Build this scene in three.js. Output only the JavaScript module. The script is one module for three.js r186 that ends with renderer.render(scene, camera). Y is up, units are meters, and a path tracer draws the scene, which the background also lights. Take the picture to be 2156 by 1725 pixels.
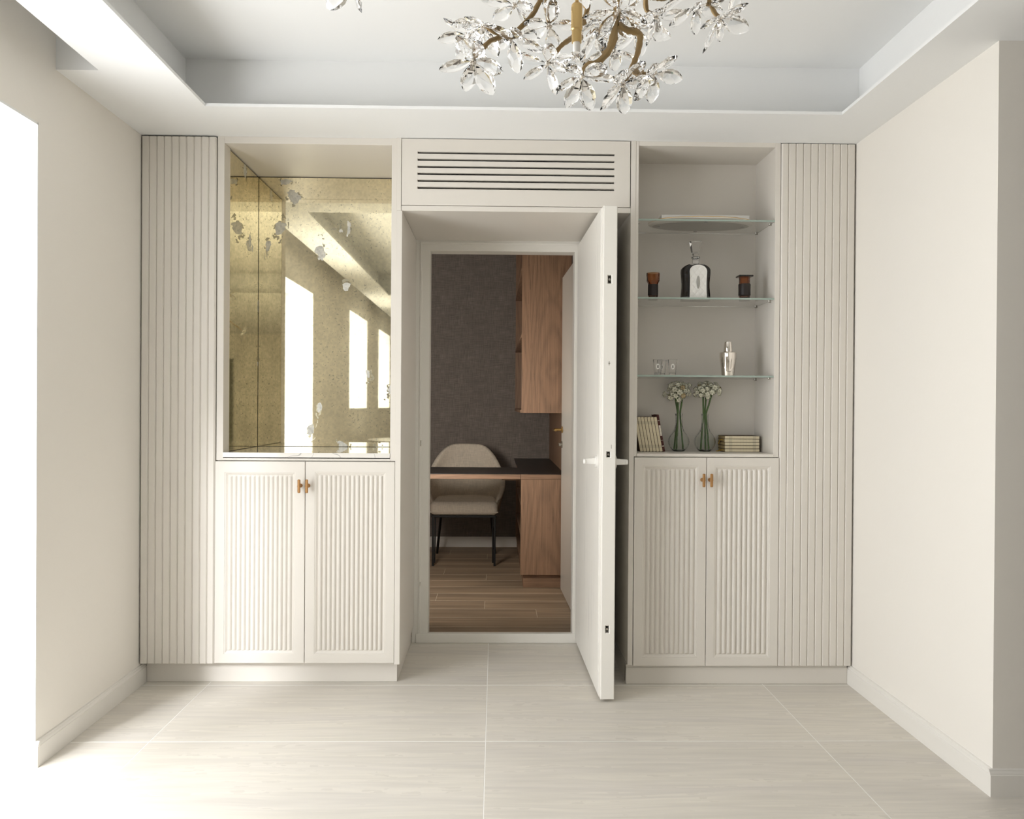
import * as THREE from 'three';
import { RoundedBoxGeometry } from 'three/addons/geometries/RoundedBoxGeometry.js';
import { ConvexGeometry } from 'three/addons/geometries/ConvexGeometry.js';
import { mergeGeometries, mergeVertices, toCreasedNormals } from 'three/addons/utils/BufferGeometryUtils.js';
import { RectAreaLightUniformsLib } from 'three/addons/lights/RectAreaLightUniformsLib.js';

// ---------------------------------------------------------------- camera, sky, sun, daylight, exposure
RectAreaLightUniformsLib.init();
const scene = new THREE.Scene();
const renderer = new THREE.WebGLRenderer({ antialias: true });
renderer.toneMapping = THREE.LinearToneMapping;
renderer.toneMappingExposure = 1.41;
renderer.shadowMap.enabled = true;

// room axes: x right, y up, z towards the camera; the joinery stands about 3.6 m in front of it (z = -3.57)
const camera = new THREE.PerspectiveCamera(52.584, 2156 / 1725, 0.05, 60);
camera.position.set(0, 1.2083, 0);
camera.rotation.order = 'YXZ';
camera.rotation.set(-0.0046, -0.0199, 0.0065);
scene.add(camera);

scene.background = new THREE.Color(0.97, 0.985, 1.0);
scene.backgroundIntensity = 1.5;

const SUN = [-0.38, 0.55, 1.0];
const sun = new THREE.DirectionalLight('#f5f8ff', 4.8);
sun.position.set(SUN[0] * 10, SUN[1] * 10, SUN[2] * 10);
sun.castShadow = true;
sun.shadow.radius = 19;                         // hazy, veiled sun
sun.shadow.mapSize.set(2048, 2048);
Object.assign(sun.shadow.camera, { left: -8, right: 8, top: 8, bottom: -8, near: 0.1, far: 30 });
scene.add(sun, sun.target);

// daylight of each window: an area light in its opening
function daylight(x, y, d, w, h, power, color = '#f6f9fe') {
  const l = new THREE.RectAreaLight(color, power, w, h);
  l.position.set(x, y, -d);
  l.lookAt(x + 1, y, -d);
  scene.add(l);
}
daylight(-1.79, 1.07, 2.03, 1.4, 2.06, 3.8);
daylight(-1.79, 1.675, -1.03, 1.08, 0.98, 3.2);
daylight(-1.79, 1.675, -3.14, 1.02, 0.98, 3.2);

// ---------------------------------------------------------------- helpers
function rng(seed) { let a = seed >>> 0; return () => { a = (a + 0x6D2B79F5) | 0; let t = Math.imul(a ^ (a >>> 15), 1 | a); t = (t + Math.imul(t ^ (t >>> 7), 61 | t)) ^ t; return ((t ^ (t >>> 14)) >>> 0) / 4294967296; }; }
const taken = {};
function numbered(name) { const n = taken[name] = (taken[name] ?? -1) + 1; return n ? `${name}_${String(n).padStart(3, '0')}` : name; }
function shade(o) { o.traverse((c) => { if (c.isMesh) { c.castShadow = true; c.receiveShadow = true; } }); return o; }
function thing(name, label, category, [x, y, z] = [0, 0, 0], group) {
  const o = new THREE.Group(); o.name = numbered(name); o.position.set(x, y, z);
  o.userData = { label, category }; if (group) o.userData.group = group;
  scene.add(o); return o;
}
function solo(name, label, category, geo, m, group) {
  const o = new THREE.Mesh(geo, m); o.name = numbered(name); o.userData = { label, category }; if (group) o.userData.group = group;
  scene.add(o); return o;
}
function struct(name, label, geo, m) {
  const o = geo ? new THREE.Mesh(geo, m) : new THREE.Group(); o.name = name; o.userData = { kind: 'structure', label }; scene.add(o); return o;
}
// a part whose geometry is given in the axes of the thing's parent-less frame (room metres); moved into the thing's own axes
function part(parent, name, geo, m, label) {
  const o = new THREE.Mesh(geo, m); o.name = name; if (label) o.userData.label = label; parent.add(o);
  let p = parent, off = new THREE.Vector3(); while (p && p !== scene) { off.add(p.position); p = p.parent; }
  if (!geo.userData.local) geo.translate(-off.x, -off.y, -off.z);
  return o;
}
const local = (g) => { g.userData.local = true; return g; };
// box from room coordinates: x0..x1, y0..y1, depth d0..d1 (depth d is -z); bevelled when r > 0
function bx(x0, x1, y0, y1, d0, d1, r = 0) {
  const w = x1 - x0, h = y1 - y0, l = d1 - d0;
  const g = r > 0 ? new RoundedBoxGeometry(w, h, l, 1, Math.min(r, w / 2.01, h / 2.01, l / 2.01)) : new THREE.BoxGeometry(w, h, l);
  g.translate((x0 + x1) / 2, (y0 + y1) / 2, -(d0 + d1) / 2);
  return metres(g);
}
// uv in metres, projected along the main direction each face looks in; along = the axis that v follows
function metres(g, along = 'y', du = 0, dv = 0) {
  if (g.index) g = g.toNonIndexed();
  const p = g.attributes.position, n = g.attributes.normal, uv = new Float32Array(p.count * 2);
  for (let i = 0; i < p.count; i += 3) {
    let nx = 0, ny = 0, nz = 0;
    for (let k = 0; k < 3; k++) { nx += Math.abs(n.getX(i + k)); ny += Math.abs(n.getY(i + k)); nz += Math.abs(n.getZ(i + k)); }
    for (let k = 0; k < 3; k++) {
      const x = p.getX(i + k), y = p.getY(i + k), z = p.getZ(i + k);
      let u, v;
      if (nx >= ny && nx >= nz) { u = z; v = y; } else if (ny >= nz) { u = x; v = z; } else { u = x; v = y; }
      if (along === 'x' && !(nx >= ny && nx >= nz)) { const t = u; u = v; v = t; }
      if (along === 'z' && nx >= ny && nx >= nz) { const t = u; u = v; v = t; }
      uv[(i + k) * 2] = u + du; uv[(i + k) * 2 + 1] = v + dv;
    }
  }
  g.setAttribute('uv', new THREE.BufferAttribute(uv, 2));
  return g;
}
function merge(list) { return mergeGeometries(list.map((g) => { const q = g.index ? g.toNonIndexed() : g; for (const k of Object.keys(q.attributes)) if (!['position', 'normal', 'uv'].includes(k)) q.deleteAttribute(k); return q; })); }
function lathe(profile, seg = 40, smooth = 0.6) { return toCreasedNormals(new THREE.LatheGeometry(profile.map(([r, y]) => new THREE.Vector2(Math.max(r, 1e-5), y)), seg), smooth); }
function tube(points, r, seg = 24, rad = 8) { return new THREE.TubeGeometry(new THREE.CatmullRomCurve3(points.map((p) => new THREE.Vector3(...p)), false, 'catmullrom', 0.5), seg, r, rad); }
// branch that tapers, with a knobbly bark
function branchTube(points, r0, r1, seed, seg = 36, rad = 9) {
  const R = rng(seed), c = new THREE.CatmullRomCurve3(points.map((p) => new THREE.Vector3(...p)), false, 'catmullrom', 0.5), g = new THREE.TubeGeometry(c, seg, 1, rad), p = g.attributes.position;
  for (let i = 0; i <= seg; i++) {
    const t = i / seg, o = c.getPointAt(t), bump = 1 + 0.22 * (R() - 0.5) + (R() < 0.12 ? 0.25 : 0), r = (r0 + (r1 - r0) * t) * bump;
    for (let j = 0; j <= rad; j++) {
      const k = i * (rad + 1) + j, q = 1 + 0.12 * Math.sin(j * 2.4 + i * 0.7) * (j % rad ? 1 : 0);
      p.setXYZ(k, o.x + (p.getX(k) - o.x) * r * q, o.y + (p.getY(k) - o.y) * r * q, o.z + (p.getZ(k) - o.z) * r * q);
    }
  }
  g.computeVertexNormals();
  return g;
}
// outline in x, y pulled to a depth, front face at z = 0 going to -depth
function slab(outline, depth, bevel = 0, holes = []) {
  const s = new THREE.Shape(outline.map(([x, y]) => new THREE.Vector2(x, y)));
  for (const h of holes) s.holes.push(new THREE.Path(h.map(([x, y]) => new THREE.Vector2(x, y))));
  const g = new THREE.ExtrudeGeometry(s, { depth: depth - 2 * bevel, bevelEnabled: bevel > 0, bevelSize: bevel, bevelThickness: bevel, bevelOffset: -bevel, bevelSegments: 1, curveSegments: 12 });
  g.translate(0, 0, -(depth - bevel));
  return g;
}
const rect = (x0, x1, y0, y1) => [[x0, y0], [x1, y0], [x1, y1], [x0, y1]];
const rectHole = (x0, x1, y0, y1) => [[x0, y0], [x0, y1], [x1, y1], [x1, y0]];

// ---------------------------------------------------------------- procedural textures
const hash2 = (x, y, s) => { let h = (x * 374761393 + y * 668265263 + s * 1442695041) | 0; h = Math.imul(h ^ (h >>> 13), 1274126177); return ((h ^ (h >>> 16)) >>> 0) / 4294967296; };
function vn(x, y, px, py, s) {                      // value noise that repeats after px, py cells
  const xi = Math.floor(x), yi = Math.floor(y), fx = x - xi, fy = y - yi, u = fx * fx * (3 - 2 * fx), v = fy * fy * (3 - 2 * fy);
  const m = (a, b) => ((a % b) + b) % b, x0 = m(xi, px), x1 = m(xi + 1, px), y0 = m(yi, py), y1 = m(yi + 1, py);
  const a = hash2(x0, y0, s), b = hash2(x1, y0, s), c = hash2(x0, y1, s), d = hash2(x1, y1, s);
  return a + (b - a) * u + (c - a) * v + (a - b - c + d) * u * v;
}
function fbm(u, v, px, py, oct, s) { let a = 0, w = 0.5, t = 0; for (let o = 0; o < oct; o++) { a += w * vn(u * px, v * py, px, py, s + o); t += w; w *= 0.55; px *= 2; py *= 2; } return a / t; }
function tex(w, h, fn, srgb, repeat = [1, 1]) {
  const d = new Uint8Array(w * h * 4);
  for (let j = 0; j < h; j++) for (let i = 0; i < w; i++) {
    const c = fn(i / w, j / h), k = (j * w + i) * 4;
    for (let q = 0; q < 3; q++) d[k + q] = Math.max(0, Math.min(255, Math.round(c[q])));
    d[k + 3] = 255;
  }
  const t = new THREE.DataTexture(d, w, h); t.wrapS = t.wrapT = THREE.RepeatWrapping; t.magFilter = THREE.LinearFilter; t.minFilter = THREE.LinearMipmapLinearFilter; t.generateMipmaps = true;
  if (srgb) t.colorSpace = THREE.SRGBColorSpace; t.repeat.set(...repeat); t.needsUpdate = true; return t;
}
const grey = (v) => [v, v, v];
// travertine-look porcelain: faint streaks along x; 2.4 x 1.2 m
const tileTex = tex(1024, 512, (u, v) => {
  const warp = fbm(u, v, 4, 6, 3, 5) * 0.06, a = fbm(u, v + warp, 3, 14, 5, 11), b = fbm(u, v + warp, 10, 90, 3, 31), c = fbm(u, v, 60, 60, 2, 71), big = fbm(u, v, 3, 3, 3, 41);
  const pit = b > 0.66 && c > 0.6 ? -9 : 0, k = 1 + (a - 0.5) * 0.04 + (b - 0.5) * 0.1 + (big - 0.5) * 0.05;
  return [219 * k + pit, 213 * k + pit, 202 * k + pit - (a - 0.5) * 4];
}, true, [1 / 2.4, 1 / 1.2]);
const tileBump = tex(512, 256, (u, v) => grey(255 * (0.5 * fbm(u, v, 10, 70, 3, 31) + 0.5 * fbm(u, v, 80, 80, 2, 9))), false, [1 / 2.4, 1 / 1.2]);
// oak stained brown, grain along v; 0.6 x 2.4 m
const woodTex = tex(512, 1024, (u, v) => {
  const w = fbm(u, v, 3, 2, 4, 3), uc = (u * 2) % 1 - 0.5 + (w - 0.5) * 0.16, cath = Math.pow(Math.sin((uc * uc * 26 + Math.abs(((v * 2 + w * 0.5) % 1) - 0.5) * 9) * 3.1416) * 0.5 + 0.5, 2);
  const fine = fbm(u, v, 150, 6, 3, 23), pore = fbm(u, v, 220, 24, 2, 29);
  const k = 0.92 - 0.08 * cath + (fine - 0.5) * 0.22 + (pore > 0.7 ? -0.08 : 0);
  return [163 * k, 128 * k, 101 * k];
}, true, [1 / 0.6, 1 / 2.4]);
// wood-look floor planks, grain along u; 2.4 x 1.2 m
const plankTex = tex(1024, 512, (u, v) => {
  const f = fbm(u, v, 5, 120, 4, 51), g = fbm(u, v, 4, 24, 4, 57), k = 0.9 + (f - 0.5) * 0.3 + (g - 0.5) * 0.35;
  return [176 * k, 152 * k, 126 * k];
}, true, [1 / 2.4, 1 / 1.2]);
// woven wallpaper; 0.5 x 0.5 m
const weave = (s, cells) => (u, v) => { const a = fbm(u, v, 12, cells, 2, s), b = fbm(u, v, cells, 12, 2, s + 9), c = fbm(u, v, 6, 6, 3, s + 3); return 0.42 * a + 0.42 * b + 0.16 * c; };
const paperW = weave(61, 220), chairW = weave(81, 160);
const paperTex = tex(512, 512, (u, v) => { const k = 1 + (paperW(u, v) - 0.5) * 0.55; return [130 * k, 121 * k, 114 * k]; }, true, [2, 2]);
const paperBump = tex(512, 512, (u, v) => grey(255 * paperW(u, v)), false, [2, 2]);
const chairTex = tex(512, 512, (u, v) => { const k = 1 + (chairW(u, v) - 0.5) * 0.28; return [208 * k, 197 * k, 180 * k]; }, true, [3, 3]);
const chairBump = tex(512, 512, (u, v) => grey(255 * chairW(u, v)), false, [3, 3]);
// foxed mirror, 1.2 x 1.4 m: brass-gold silvering, specks, and patches where it has come off
function foxing(seed) {
  const R = rng(seed), spots = [];
  for (let i = 0; i < 26; i++) spots.push([R(), R(), 0.008 + R() * 0.014, 0.01 + R() * 0.02, Math.floor(R() * 99)]);
  return (u, v) => {
    let patch = 0, rim = 0;
    for (const [a, b, rx, ry, s] of spots) {
      let du = Math.abs(u - a), dv = Math.abs(v - b); du = Math.min(du, 1 - du); dv = Math.min(dv, 1 - dv);
      if (du > rx * 2.4 || dv > ry * 2.4) continue;
      const q = Math.hypot(du / rx, dv / ry) + (fbm(u, v, 34, 38, 4, 100 + s) - 0.5) * 2.6;
      if (q < 0.82) patch = 1; else if (q < 1.5 && fbm(u, v, 90, 100, 2, 200 + s) > 0.64) rim = 1;
    }
    const cloud = fbm(u, v, 5, 6, 5, seed + 1), fine = fbm(u, v, 120, 140, 2, seed + 2), drip = fbm(u, v, 26, 7, 3, seed + 3), speck = fbm(u, v, 170, 200, 2, seed + 4) > 0.79 && cloud > 0.46;
    return { patch, rim, cloud, fine, drip, speck };
  };
}
const fox = foxing(7);
const FW = 1024, FH = 1024, foxed = [];
for (let j = 0; j < FH; j++) for (let i = 0; i < FW; i++) foxed.push(fox(i / FW, j / FH));
const foxAt = (u, v) => foxed[Math.floor(v * FH + 1e-6) * FW + Math.floor(u * FW + 1e-6)];
const mirrorTex = tex(FW, FH, (u, v) => {
  const f = foxAt(u, v); let k = 1 + (f.cloud - 0.5) * 0.16 + (f.fine - 0.5) * 0.1 + (f.drip - 0.5) * 0.06;
  if (f.rim) k *= 0.7; if (f.speck) k *= 0.84;
  return f.patch ? [214 * (0.9 + f.fine * 0.2), 212 * (0.9 + f.fine * 0.2), 203 * (0.9 + f.fine * 0.2)] : [240 * k, 230 * k, 198 * k];
}, true, [1 / 1.2, 1 / 1.4]);
const mirrorRM = tex(FW, FH, (u, v) => { const f = foxAt(u, v); return [0, f.patch ? 105 : f.rim ? 60 : 3 + f.fine * 5, f.patch ? 120 : 246]; }, false, [1 / 1.2, 1 / 1.4]);
// white marble with a few grey veins; 0.8 x 0.8 m
const marbleTex = tex(512, 512, (u, v) => {
  const w = fbm(u, v, 3, 3, 4, 131), vein = Math.abs(Math.sin((u * 2 + v * 1 + w * 1.7) * 6.283)), k = 1 - (vein < 0.05 ? (0.05 - vein) * 5 : 0) - (w - 0.5) * 0.06;
  return [236 * k, 232 * k, 224 * k];
}, true, [1.25, 1.25]);
// scuffs on the painted steel door; 1 x 2.1 m
const scuffTex = tex(512, 1024, (u, v) => {
  const a = fbm(u, v, 7, 5, 4, 151), b = fbm(u, v, 60, 8, 3, 157), s = b > 0.69 && a > 0.52 ? 0.955 : 1, k = (1 + (a - 0.5) * 0.035) * s; return [232 * k, 228 * k, 219 * k];
}, true, [1, 1 / 2.1]);
const plasterBump = tex(512, 512, (u, v) => grey(255 * fbm(u, v, 40, 40, 4, 171)), false, [1, 1]);

// ---------------------------------------------------------------- materials
const std = (o) => new THREE.MeshStandardMaterial(o), phys = (o) => new THREE.MeshPhysicalMaterial(o);
const M = {
  wall: std({ color: '#f0ebe2', roughness: 0.9, bumpMap: plasterBump, bumpScale: 0.0004 }),
  white: std({ color: '#f1f1ef', roughness: 0.85, bumpMap: plasterBump, bumpScale: 0.0003 }),
  lining: std({ color: '#efeeea', roughness: 0.7 }),
  skirting: std({ color: '#ebe7df', roughness: 0.5 }),
  paint: std({ color: '#e0dad0', roughness: 0.42 }),
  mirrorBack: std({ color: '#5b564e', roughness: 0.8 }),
  tile: std({ map: tileTex, bumpMap: tileBump, bumpScale: 0.0002, roughness: 0.5 }),
  grout: std({ color: '#f7f5ef', roughness: 0.9 }),
  plank: std({ map: plankTex, roughness: 0.5 }),
  plankGrout: std({ color: '#d2c6b2', roughness: 0.9 }),
  wood: std({ map: woodTex, roughness: 0.55 }),
  deskTop: std({ color: '#332c29', roughness: 0.45 }),
  paper: std({ map: paperTex, bumpMap: paperBump, bumpScale: 0.0008, roughness: 0.95 }),
  mirror: std({ map: mirrorTex, roughnessMap: mirrorRM, metalnessMap: mirrorRM, roughness: 1, metalness: 1 }),
  marble: phys({ map: marbleTex, roughness: 0.06, clearcoat: 0.6, clearcoatRoughness: 0.03 }),
  steelDoor: std({ map: scuffTex, roughness: 0.5 }),
  doorEdge: std({ color: '#ebe7de', roughness: 0.5 }),
  doorWhite: std({ color: '#dcd8cf', roughness: 0.3 }),
  steel: std({ color: '#b9b5ad', roughness: 0.25, metalness: 1 }),
  chrome: std({ color: '#e4ded6', roughness: 0.06, metalness: 1 }),
  handleWhite: std({ color: '#f0ede6', roughness: 0.35 }),
  brass: std({ color: '#cba86c', roughness: 0.3, metalness: 1 }),
  knob: std({ color: '#a87c4a', roughness: 0.45, metalness: 0.35 }),
  bark: std({ color: '#9a8159', roughness: 0.5, metalness: 0.55 }),
  goldTube: std({ color: '#d7b87e', roughness: 0.3, metalness: 0.9 }),
  glassClear: phys({ color: '#ffffff', roughness: 0.0, transmission: 1, thickness: 0.01, ior: 1.5 }),
  thinGlass: phys({ color: '#ffffff', roughness: 0.0, transmission: 1, thickness: 0.002, ior: 1.12 }),
  crystal: phys({ color: '#ffffff', roughness: 0.0, transmission: 1, thickness: 0.008, ior: 1.36 }),
  shelfGlass: phys({ color: '#ffffff', roughness: 0.0, transmission: 1, thickness: 0.008, ior: 1.5, attenuationColor: new THREE.Color('#cfe8dc'), attenuationDistance: 0.3 }),
  glassEdge: std({ color: '#a3b2a7', roughness: 0.25 }),
  pane: phys({ color: '#ffffff', roughness: 0.0, transmission: 1, thickness: 0, ior: 1.5 }),
  water: phys({ color: '#fcfefc', roughness: 0.0, transmission: 1, thickness: 0, ior: 1.33 }),
  liquor: phys({ color: '#130603', roughness: 0.35, specularIntensity: 0.15 }),
  amber: phys({ color: '#ffffff', roughness: 0.03, transmission: 1, thickness: 0.02, ior: 1.5, attenuationColor: new THREE.Color('#8a3c0c'), attenuationDistance: 0.009 }),
  leather: std({ color: '#1b100b', roughness: 0.5 }),
  quilt: std({ color: '#eceae4', roughness: 0.35 }),
  pewter: std({ color: '#aeaca6', roughness: 0.3, metalness: 0.8 }),
  trayBase: std({ color: '#8d8474', roughness: 0.5 }),
  trayRim: std({ color: '#e8e2d4', roughness: 0.35 }),
  cream: std({ color: '#d8cba8', roughness: 0.75 }),
  pages: std({ color: '#b09a6e', roughness: 0.9 }),
  binding: std({ color: '#4a3318', roughness: 0.8 }),
  maroon: std({ color: '#4a1a12', roughness: 0.6 }),
  ribbon: std({ color: '#e0b23c', roughness: 0.5 }),
  stem: std({ color: '#4f6838', roughness: 0.5 }),
  petal: std({ color: '#faf7df', roughness: 0.6 }),
  petalEye: std({ color: '#c3c65a', roughness: 0.6 }),
  pedicel: std({ color: '#7d8a45', roughness: 0.6 }),
  driedPetal: std({ color: '#cdb78c', roughness: 0.8 }),
  chairFabric: std({ map: chairTex, bumpMap: chairBump, bumpScale: 0.0006, roughness: 0.95 }),
  blackMetal: std({ color: '#1c1b1a', roughness: 0.45, metalness: 0.4 }),
  tableWhite: std({ color: '#efece6', roughness: 0.35 }),
  terracotta: std({ color: '#9c5a3a', roughness: 0.8 }),
  leaf: std({ color: '#5c6b35', roughness: 0.6 }),
  redFlower: std({ color: '#a93336', roughness: 0.6 }),
  stone: std({ color: '#d8d4cb', roughness: 0.9 }),
  greenDoor: std({ color: '#77766a', roughness: 0.6 }),
};

// ---------------------------------------------------------------- the room shell
const XL = -1.52, XR = 1.56, CEIL = 2.355, TRAY = 2.585, FACE = 3.57, LIP = 0.012;

// floor: every porcelain slab its own piece on a bed of pale grout
const floor = struct('floor', 'pale travertine-look tiled floor with thin white joints', bx(-1.9, 4.2, -0.12, -0.0004, -5.6, 4.32), M.grout);
{
  const R = rng(101), J = 0.0015, xs = [], ds = [];
  for (let k = -2; k <= 3; k++) xs.push(-0.0282 + 1.2 * k);
  for (let k = -1; k <= 15; k++) ds.push(3.577 - 0.6 * k);
  for (let i = 0; i < xs.length - 1; i++) for (let j = 0; j < ds.length - 1; j++) {
    const x0 = Math.max(xs[i] + J, -1.89), x1 = Math.min(xs[i + 1] - J, 4.19), d1 = ds[j] - 0.0024, d0 = Math.max(ds[j + 1] + 0.0024, -5.59);
    if (x1 - x0 < 0.02 || d1 - d0 < 0.02) continue;
    part(floor, 'tile', metres(bx(x0, x1, -0.0115, 0, d0, d1, 0.0003), 'y', R() * 2.4, R() * 1.2), M.tile);
  }
  for (let i = 0; i < xs.length - 1; i++) part(floor, 'tile', metres(bx(Math.max(xs[i] + J, -1.89), xs[i + 1] - J, -0.0115, 0, 4.178, 4.30, 0.0008), 'y', R(), R()), M.tile);
}
const floorStudy = struct('floor_study', 'brown wood-look plank floor of the study', bx(-2.6, 0.62, -0.12, -0.0004, 4.30, 7.2), M.plankGrout);
{
  const R = rng(202), P = 0.2009, J = 0.0016, JD = 0.003;
  for (let r = -2; r < 12; r++) {
    const d0 = 4.7195 + P * r + JD, d1 = d0 + P - 2 * JD;
    if (d1 < 4.31) continue;
    const off = 0.2467 - 0.305 * (((r % 4) + 4) % 4);
    for (let k = -3; k <= 1; k++) {
      const x0 = Math.max(off + 1.2 * k + J, -2.59), x1 = Math.min(off + 1.2 * (k + 1) - J, 0.61);
      if (x1 - x0 < 0.03) continue;
      part(floorStudy, 'plank', metres(bx(x0, x1, -0.012, 0, Math.max(d0, 4.3), Math.min(d1, 7.15), 0.0003), 'y', R() * 2.4, R() * 1.2), M.plank);
    }
  }
}

// walls with their openings
struct('wall_left', 'warm off-white window wall on the left with three deep openings', merge([
  bx(-1.89, XL, 0, 2.7, 2.78, 4.32), bx(-1.89, XL, 2.135, 2.7, 1.28, 2.78), bx(-1.89, XL, 0, 2.7, -0.44, 1.28),
  bx(-1.89, XL, 0, 1.15, -1.62, -0.44), bx(-1.89, XL, 2.2, 2.7, -1.62, -0.44), bx(-1.89, XL, 0, 2.7, -2.58, -1.62),
  bx(-1.89, XL, 0, 1.15, -3.7, -2.58), bx(-1.89, XL, 2.2, 2.7, -3.7, -2.58), bx(-1.89, XL, 0, 2.7, -5.6, -3.7)]), M.wall);
struct('wall_right', 'warm off-white wall stub right of the cabinets with the corridor corner', merge([bx(XR, 1.80, 0, 2.7, 2.5555, 4.32)]), M.wall);
struct('wall_corridor', 'shaded wall of the side corridor at the right edge, with an unseen near wall drawn in to shade it', merge([bx(1.80, 4.2, 0, 2.7, 2.5555, 2.75), bx(4.1, 4.2, 0, 2.7, 1.2, 2.56), bx(XR, 4.2, 0, 2.7, 1.1, 2.2), bx(2.6, 2.75, 0, 2.7, -5.6, 1.15)]), M.wall);  // near corridor wall, out of view, is thickened to keep light off the far one
struct('wall_front', 'off-white wall behind the camera', merge([bx(-1.89, 2.75, 0, 2.7, -5.7, -5.5)]), M.wall);
struct('wall_back', 'wall behind the cabinets around the doorway', merge([bx(XL, -0.45, 0, 2.7, 4.24, 4.42), bx(0.56, XR + 0.1, 0, 2.7, 4.24, 4.42), bx(-0.45, 0.56, 2.06, 2.7, 4.24, 4.42)]), M.wall);
struct('ceiling', 'white plaster ceiling with a recessed tray and a curtain slot', merge([
  bx(-1.9, 4.2, TRAY, 2.72, -5.7, 4.32),
  bx(XL, 4.2, CEIL, CEIL + LIP, 3.2233, 4.30), bx(-1.246, 4.2, CEIL + LIP, TRAY, 3.343, 4.30), bx(XL, -1.246, CEIL + LIP, TRAY, 2.889, 4.30),
  bx(XL, -1.3745, CEIL, CEIL + LIP, 2.889, 3.2233),
  bx(-1.3745, -1.1263, CEIL, CEIL + LIP, -5.6, 3.2233), bx(-1.3745, -1.246, CEIL + LIP, TRAY, -5.6, 2.889),
  bx(1.3483, 4.2, CEIL, CEIL + LIP, -5.6, 3.2233), bx(1.468, 4.2, CEIL + LIP, TRAY, -5.6, 3.343),
  bx(-1.1263, 1.3483, CEIL, CEIL + LIP, -5.6, -0.5), bx(-1.246, 1.468, CEIL + LIP, TRAY, -5.6, -0.62)]), M.white);
struct('wall_study_back', 'dark grey woven wallpaper on the study end wall', bx(-2.6, 0.62, 0, 2.7, 7.09, 7.2), M.paper);
struct('wall_study_right', 'study side wall', bx(0.5, 0.62, 0, 2.7, 4.42, 7.09), M.paper);
struct('wall_study_left', 'study side wall out of sight', merge([bx(-2.75, -2.6, 0, 2.7, 4.3, 7.2), bx(-2.75, -1.5, 0, 2.7, 4.24, 4.42)]), M.paper);
struct('ceiling_study', 'study ceiling', bx(-2.75, 0.62, 2.6, 2.72, 4.30, 7.2), M.white);

// skirting boards, with a stepped and coved top edge
function skirting(name, label, x0, d0, x1, d1, h = 0.084, t = 0.014) {
  const L = Math.hypot(x1 - x0, d1 - d0), s = new THREE.Shape();
  s.moveTo(0, 0); s.lineTo(t, 0); s.lineTo(t, h * 0.80); s.lineTo(t * 0.82, h * 0.82); s.quadraticCurveTo(t * 0.78, h * 0.9, t * 0.45, h * 0.93); s.lineTo(t * 0.45, h * 0.965); s.quadraticCurveTo(t * 0.4, h, 0, h);
  const g = new THREE.ExtrudeGeometry(s, { depth: L, bevelEnabled: false, curveSegments: 5 });   // profile in x,y; runs along +z
  const dir = new THREE.Vector3(x1 - x0, 0, -(d1 - d0)).normalize();
  const m = new THREE.Matrix4().makeBasis(new THREE.Vector3(dir.z, 0, -dir.x), new THREE.Vector3(0, 1, 0), dir); m.setPosition(x0, 0, -d0);
  g.applyMatrix4(m);
  struct(name, label, toCreasedNormals(g, 0.5), M.skirting);
}
skirting('baseboard_left', 'off-white skirting along the left wall', XL, 3.63, XL, 2.78);
skirting('baseboard_reveal', 'white skirting on the window reveal', XL + 0.014, 2.78, -1.84, 2.78);
skirting('baseboard_right', 'off-white skirting along the right wall', XR, 2.5555, XR, 3.60);
skirting('baseboard_corridor', 'shaded skirting along the corridor wall', 4.1, 2.5555, XR - 0.014, 2.5555);
skirting('baseboard_study', 'pale skirting under the grey wallpaper', 0.5, 7.09, -2.6, 7.09, 0.086, 0.012);

// windows: deep white reveals, frames with a transom, panes
function windowUnit(n, label, d0, d1, y0, y1, bars) {
  const w = struct(`window_${n}`, label);
  part(w, 'reveal_lining', merge([bx(-1.89, XL + 0.001, y1 - 0.008, y1, d0, d1), bx(-1.89, XL + 0.001, y0, y1, d1 - 0.004, d1), bx(-1.89, XL + 0.001, y0, y1, d0, d0 + 0.004), ...(y0 > 0.1 ? [bx(-1.89, XL + 0.015, y0, y0 + 0.02, d0, d1)] : [])]), M.lining);
  const f = [bx(-1.86, -1.81, y0, y0 + 0.06, d0, d1), bx(-1.86, -1.81, y1 - 0.06, y1, d0, d1), bx(-1.86, -1.81, y0, y1, d0, d0 + 0.05), bx(-1.86, -1.81, y0, y1, d1 - 0.05, d1)];
  for (const [a, b] of bars.y ?? []) f.push(bx(-1.86, -1.81, a, b, d0, d1));
  for (const [a, b] of bars.d ?? []) f.push(bx(-1.86, -1.81, y0, y1, a, b));
  part(w, 'window_frame', merge(f), M.lining);
  part(w, 'pane', bx(-1.838, -1.832, y0 + 0.05, y1 - 0.05, d0 + 0.04, d1 - 0.04), M.pane);
}
windowUnit(1, 'tall bright french window in the left wall, seen in the mirror', 1.28, 2.78, 0, 2.135, { d: [[2.0, 2.06]] });
windowUnit(2, 'bright window above a sill, middle one in the mirror', -1.62, -0.44, 1.15, 2.2, { d: [[-1.05, -1.01]] });
windowUnit(3, 'bright window above a sill, at the right edge of the mirror', -3.7, -2.58, 1.15, 2.2, { d: [[-3.16, -3.12]] });
struct('ground', 'pale stone terrace outside the windows', bx(-16, -1.89, -0.25, -0.06, -12, 12), M.stone);

// ---------------------------------------------------------------- built-in joinery
const A = 'y';
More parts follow.
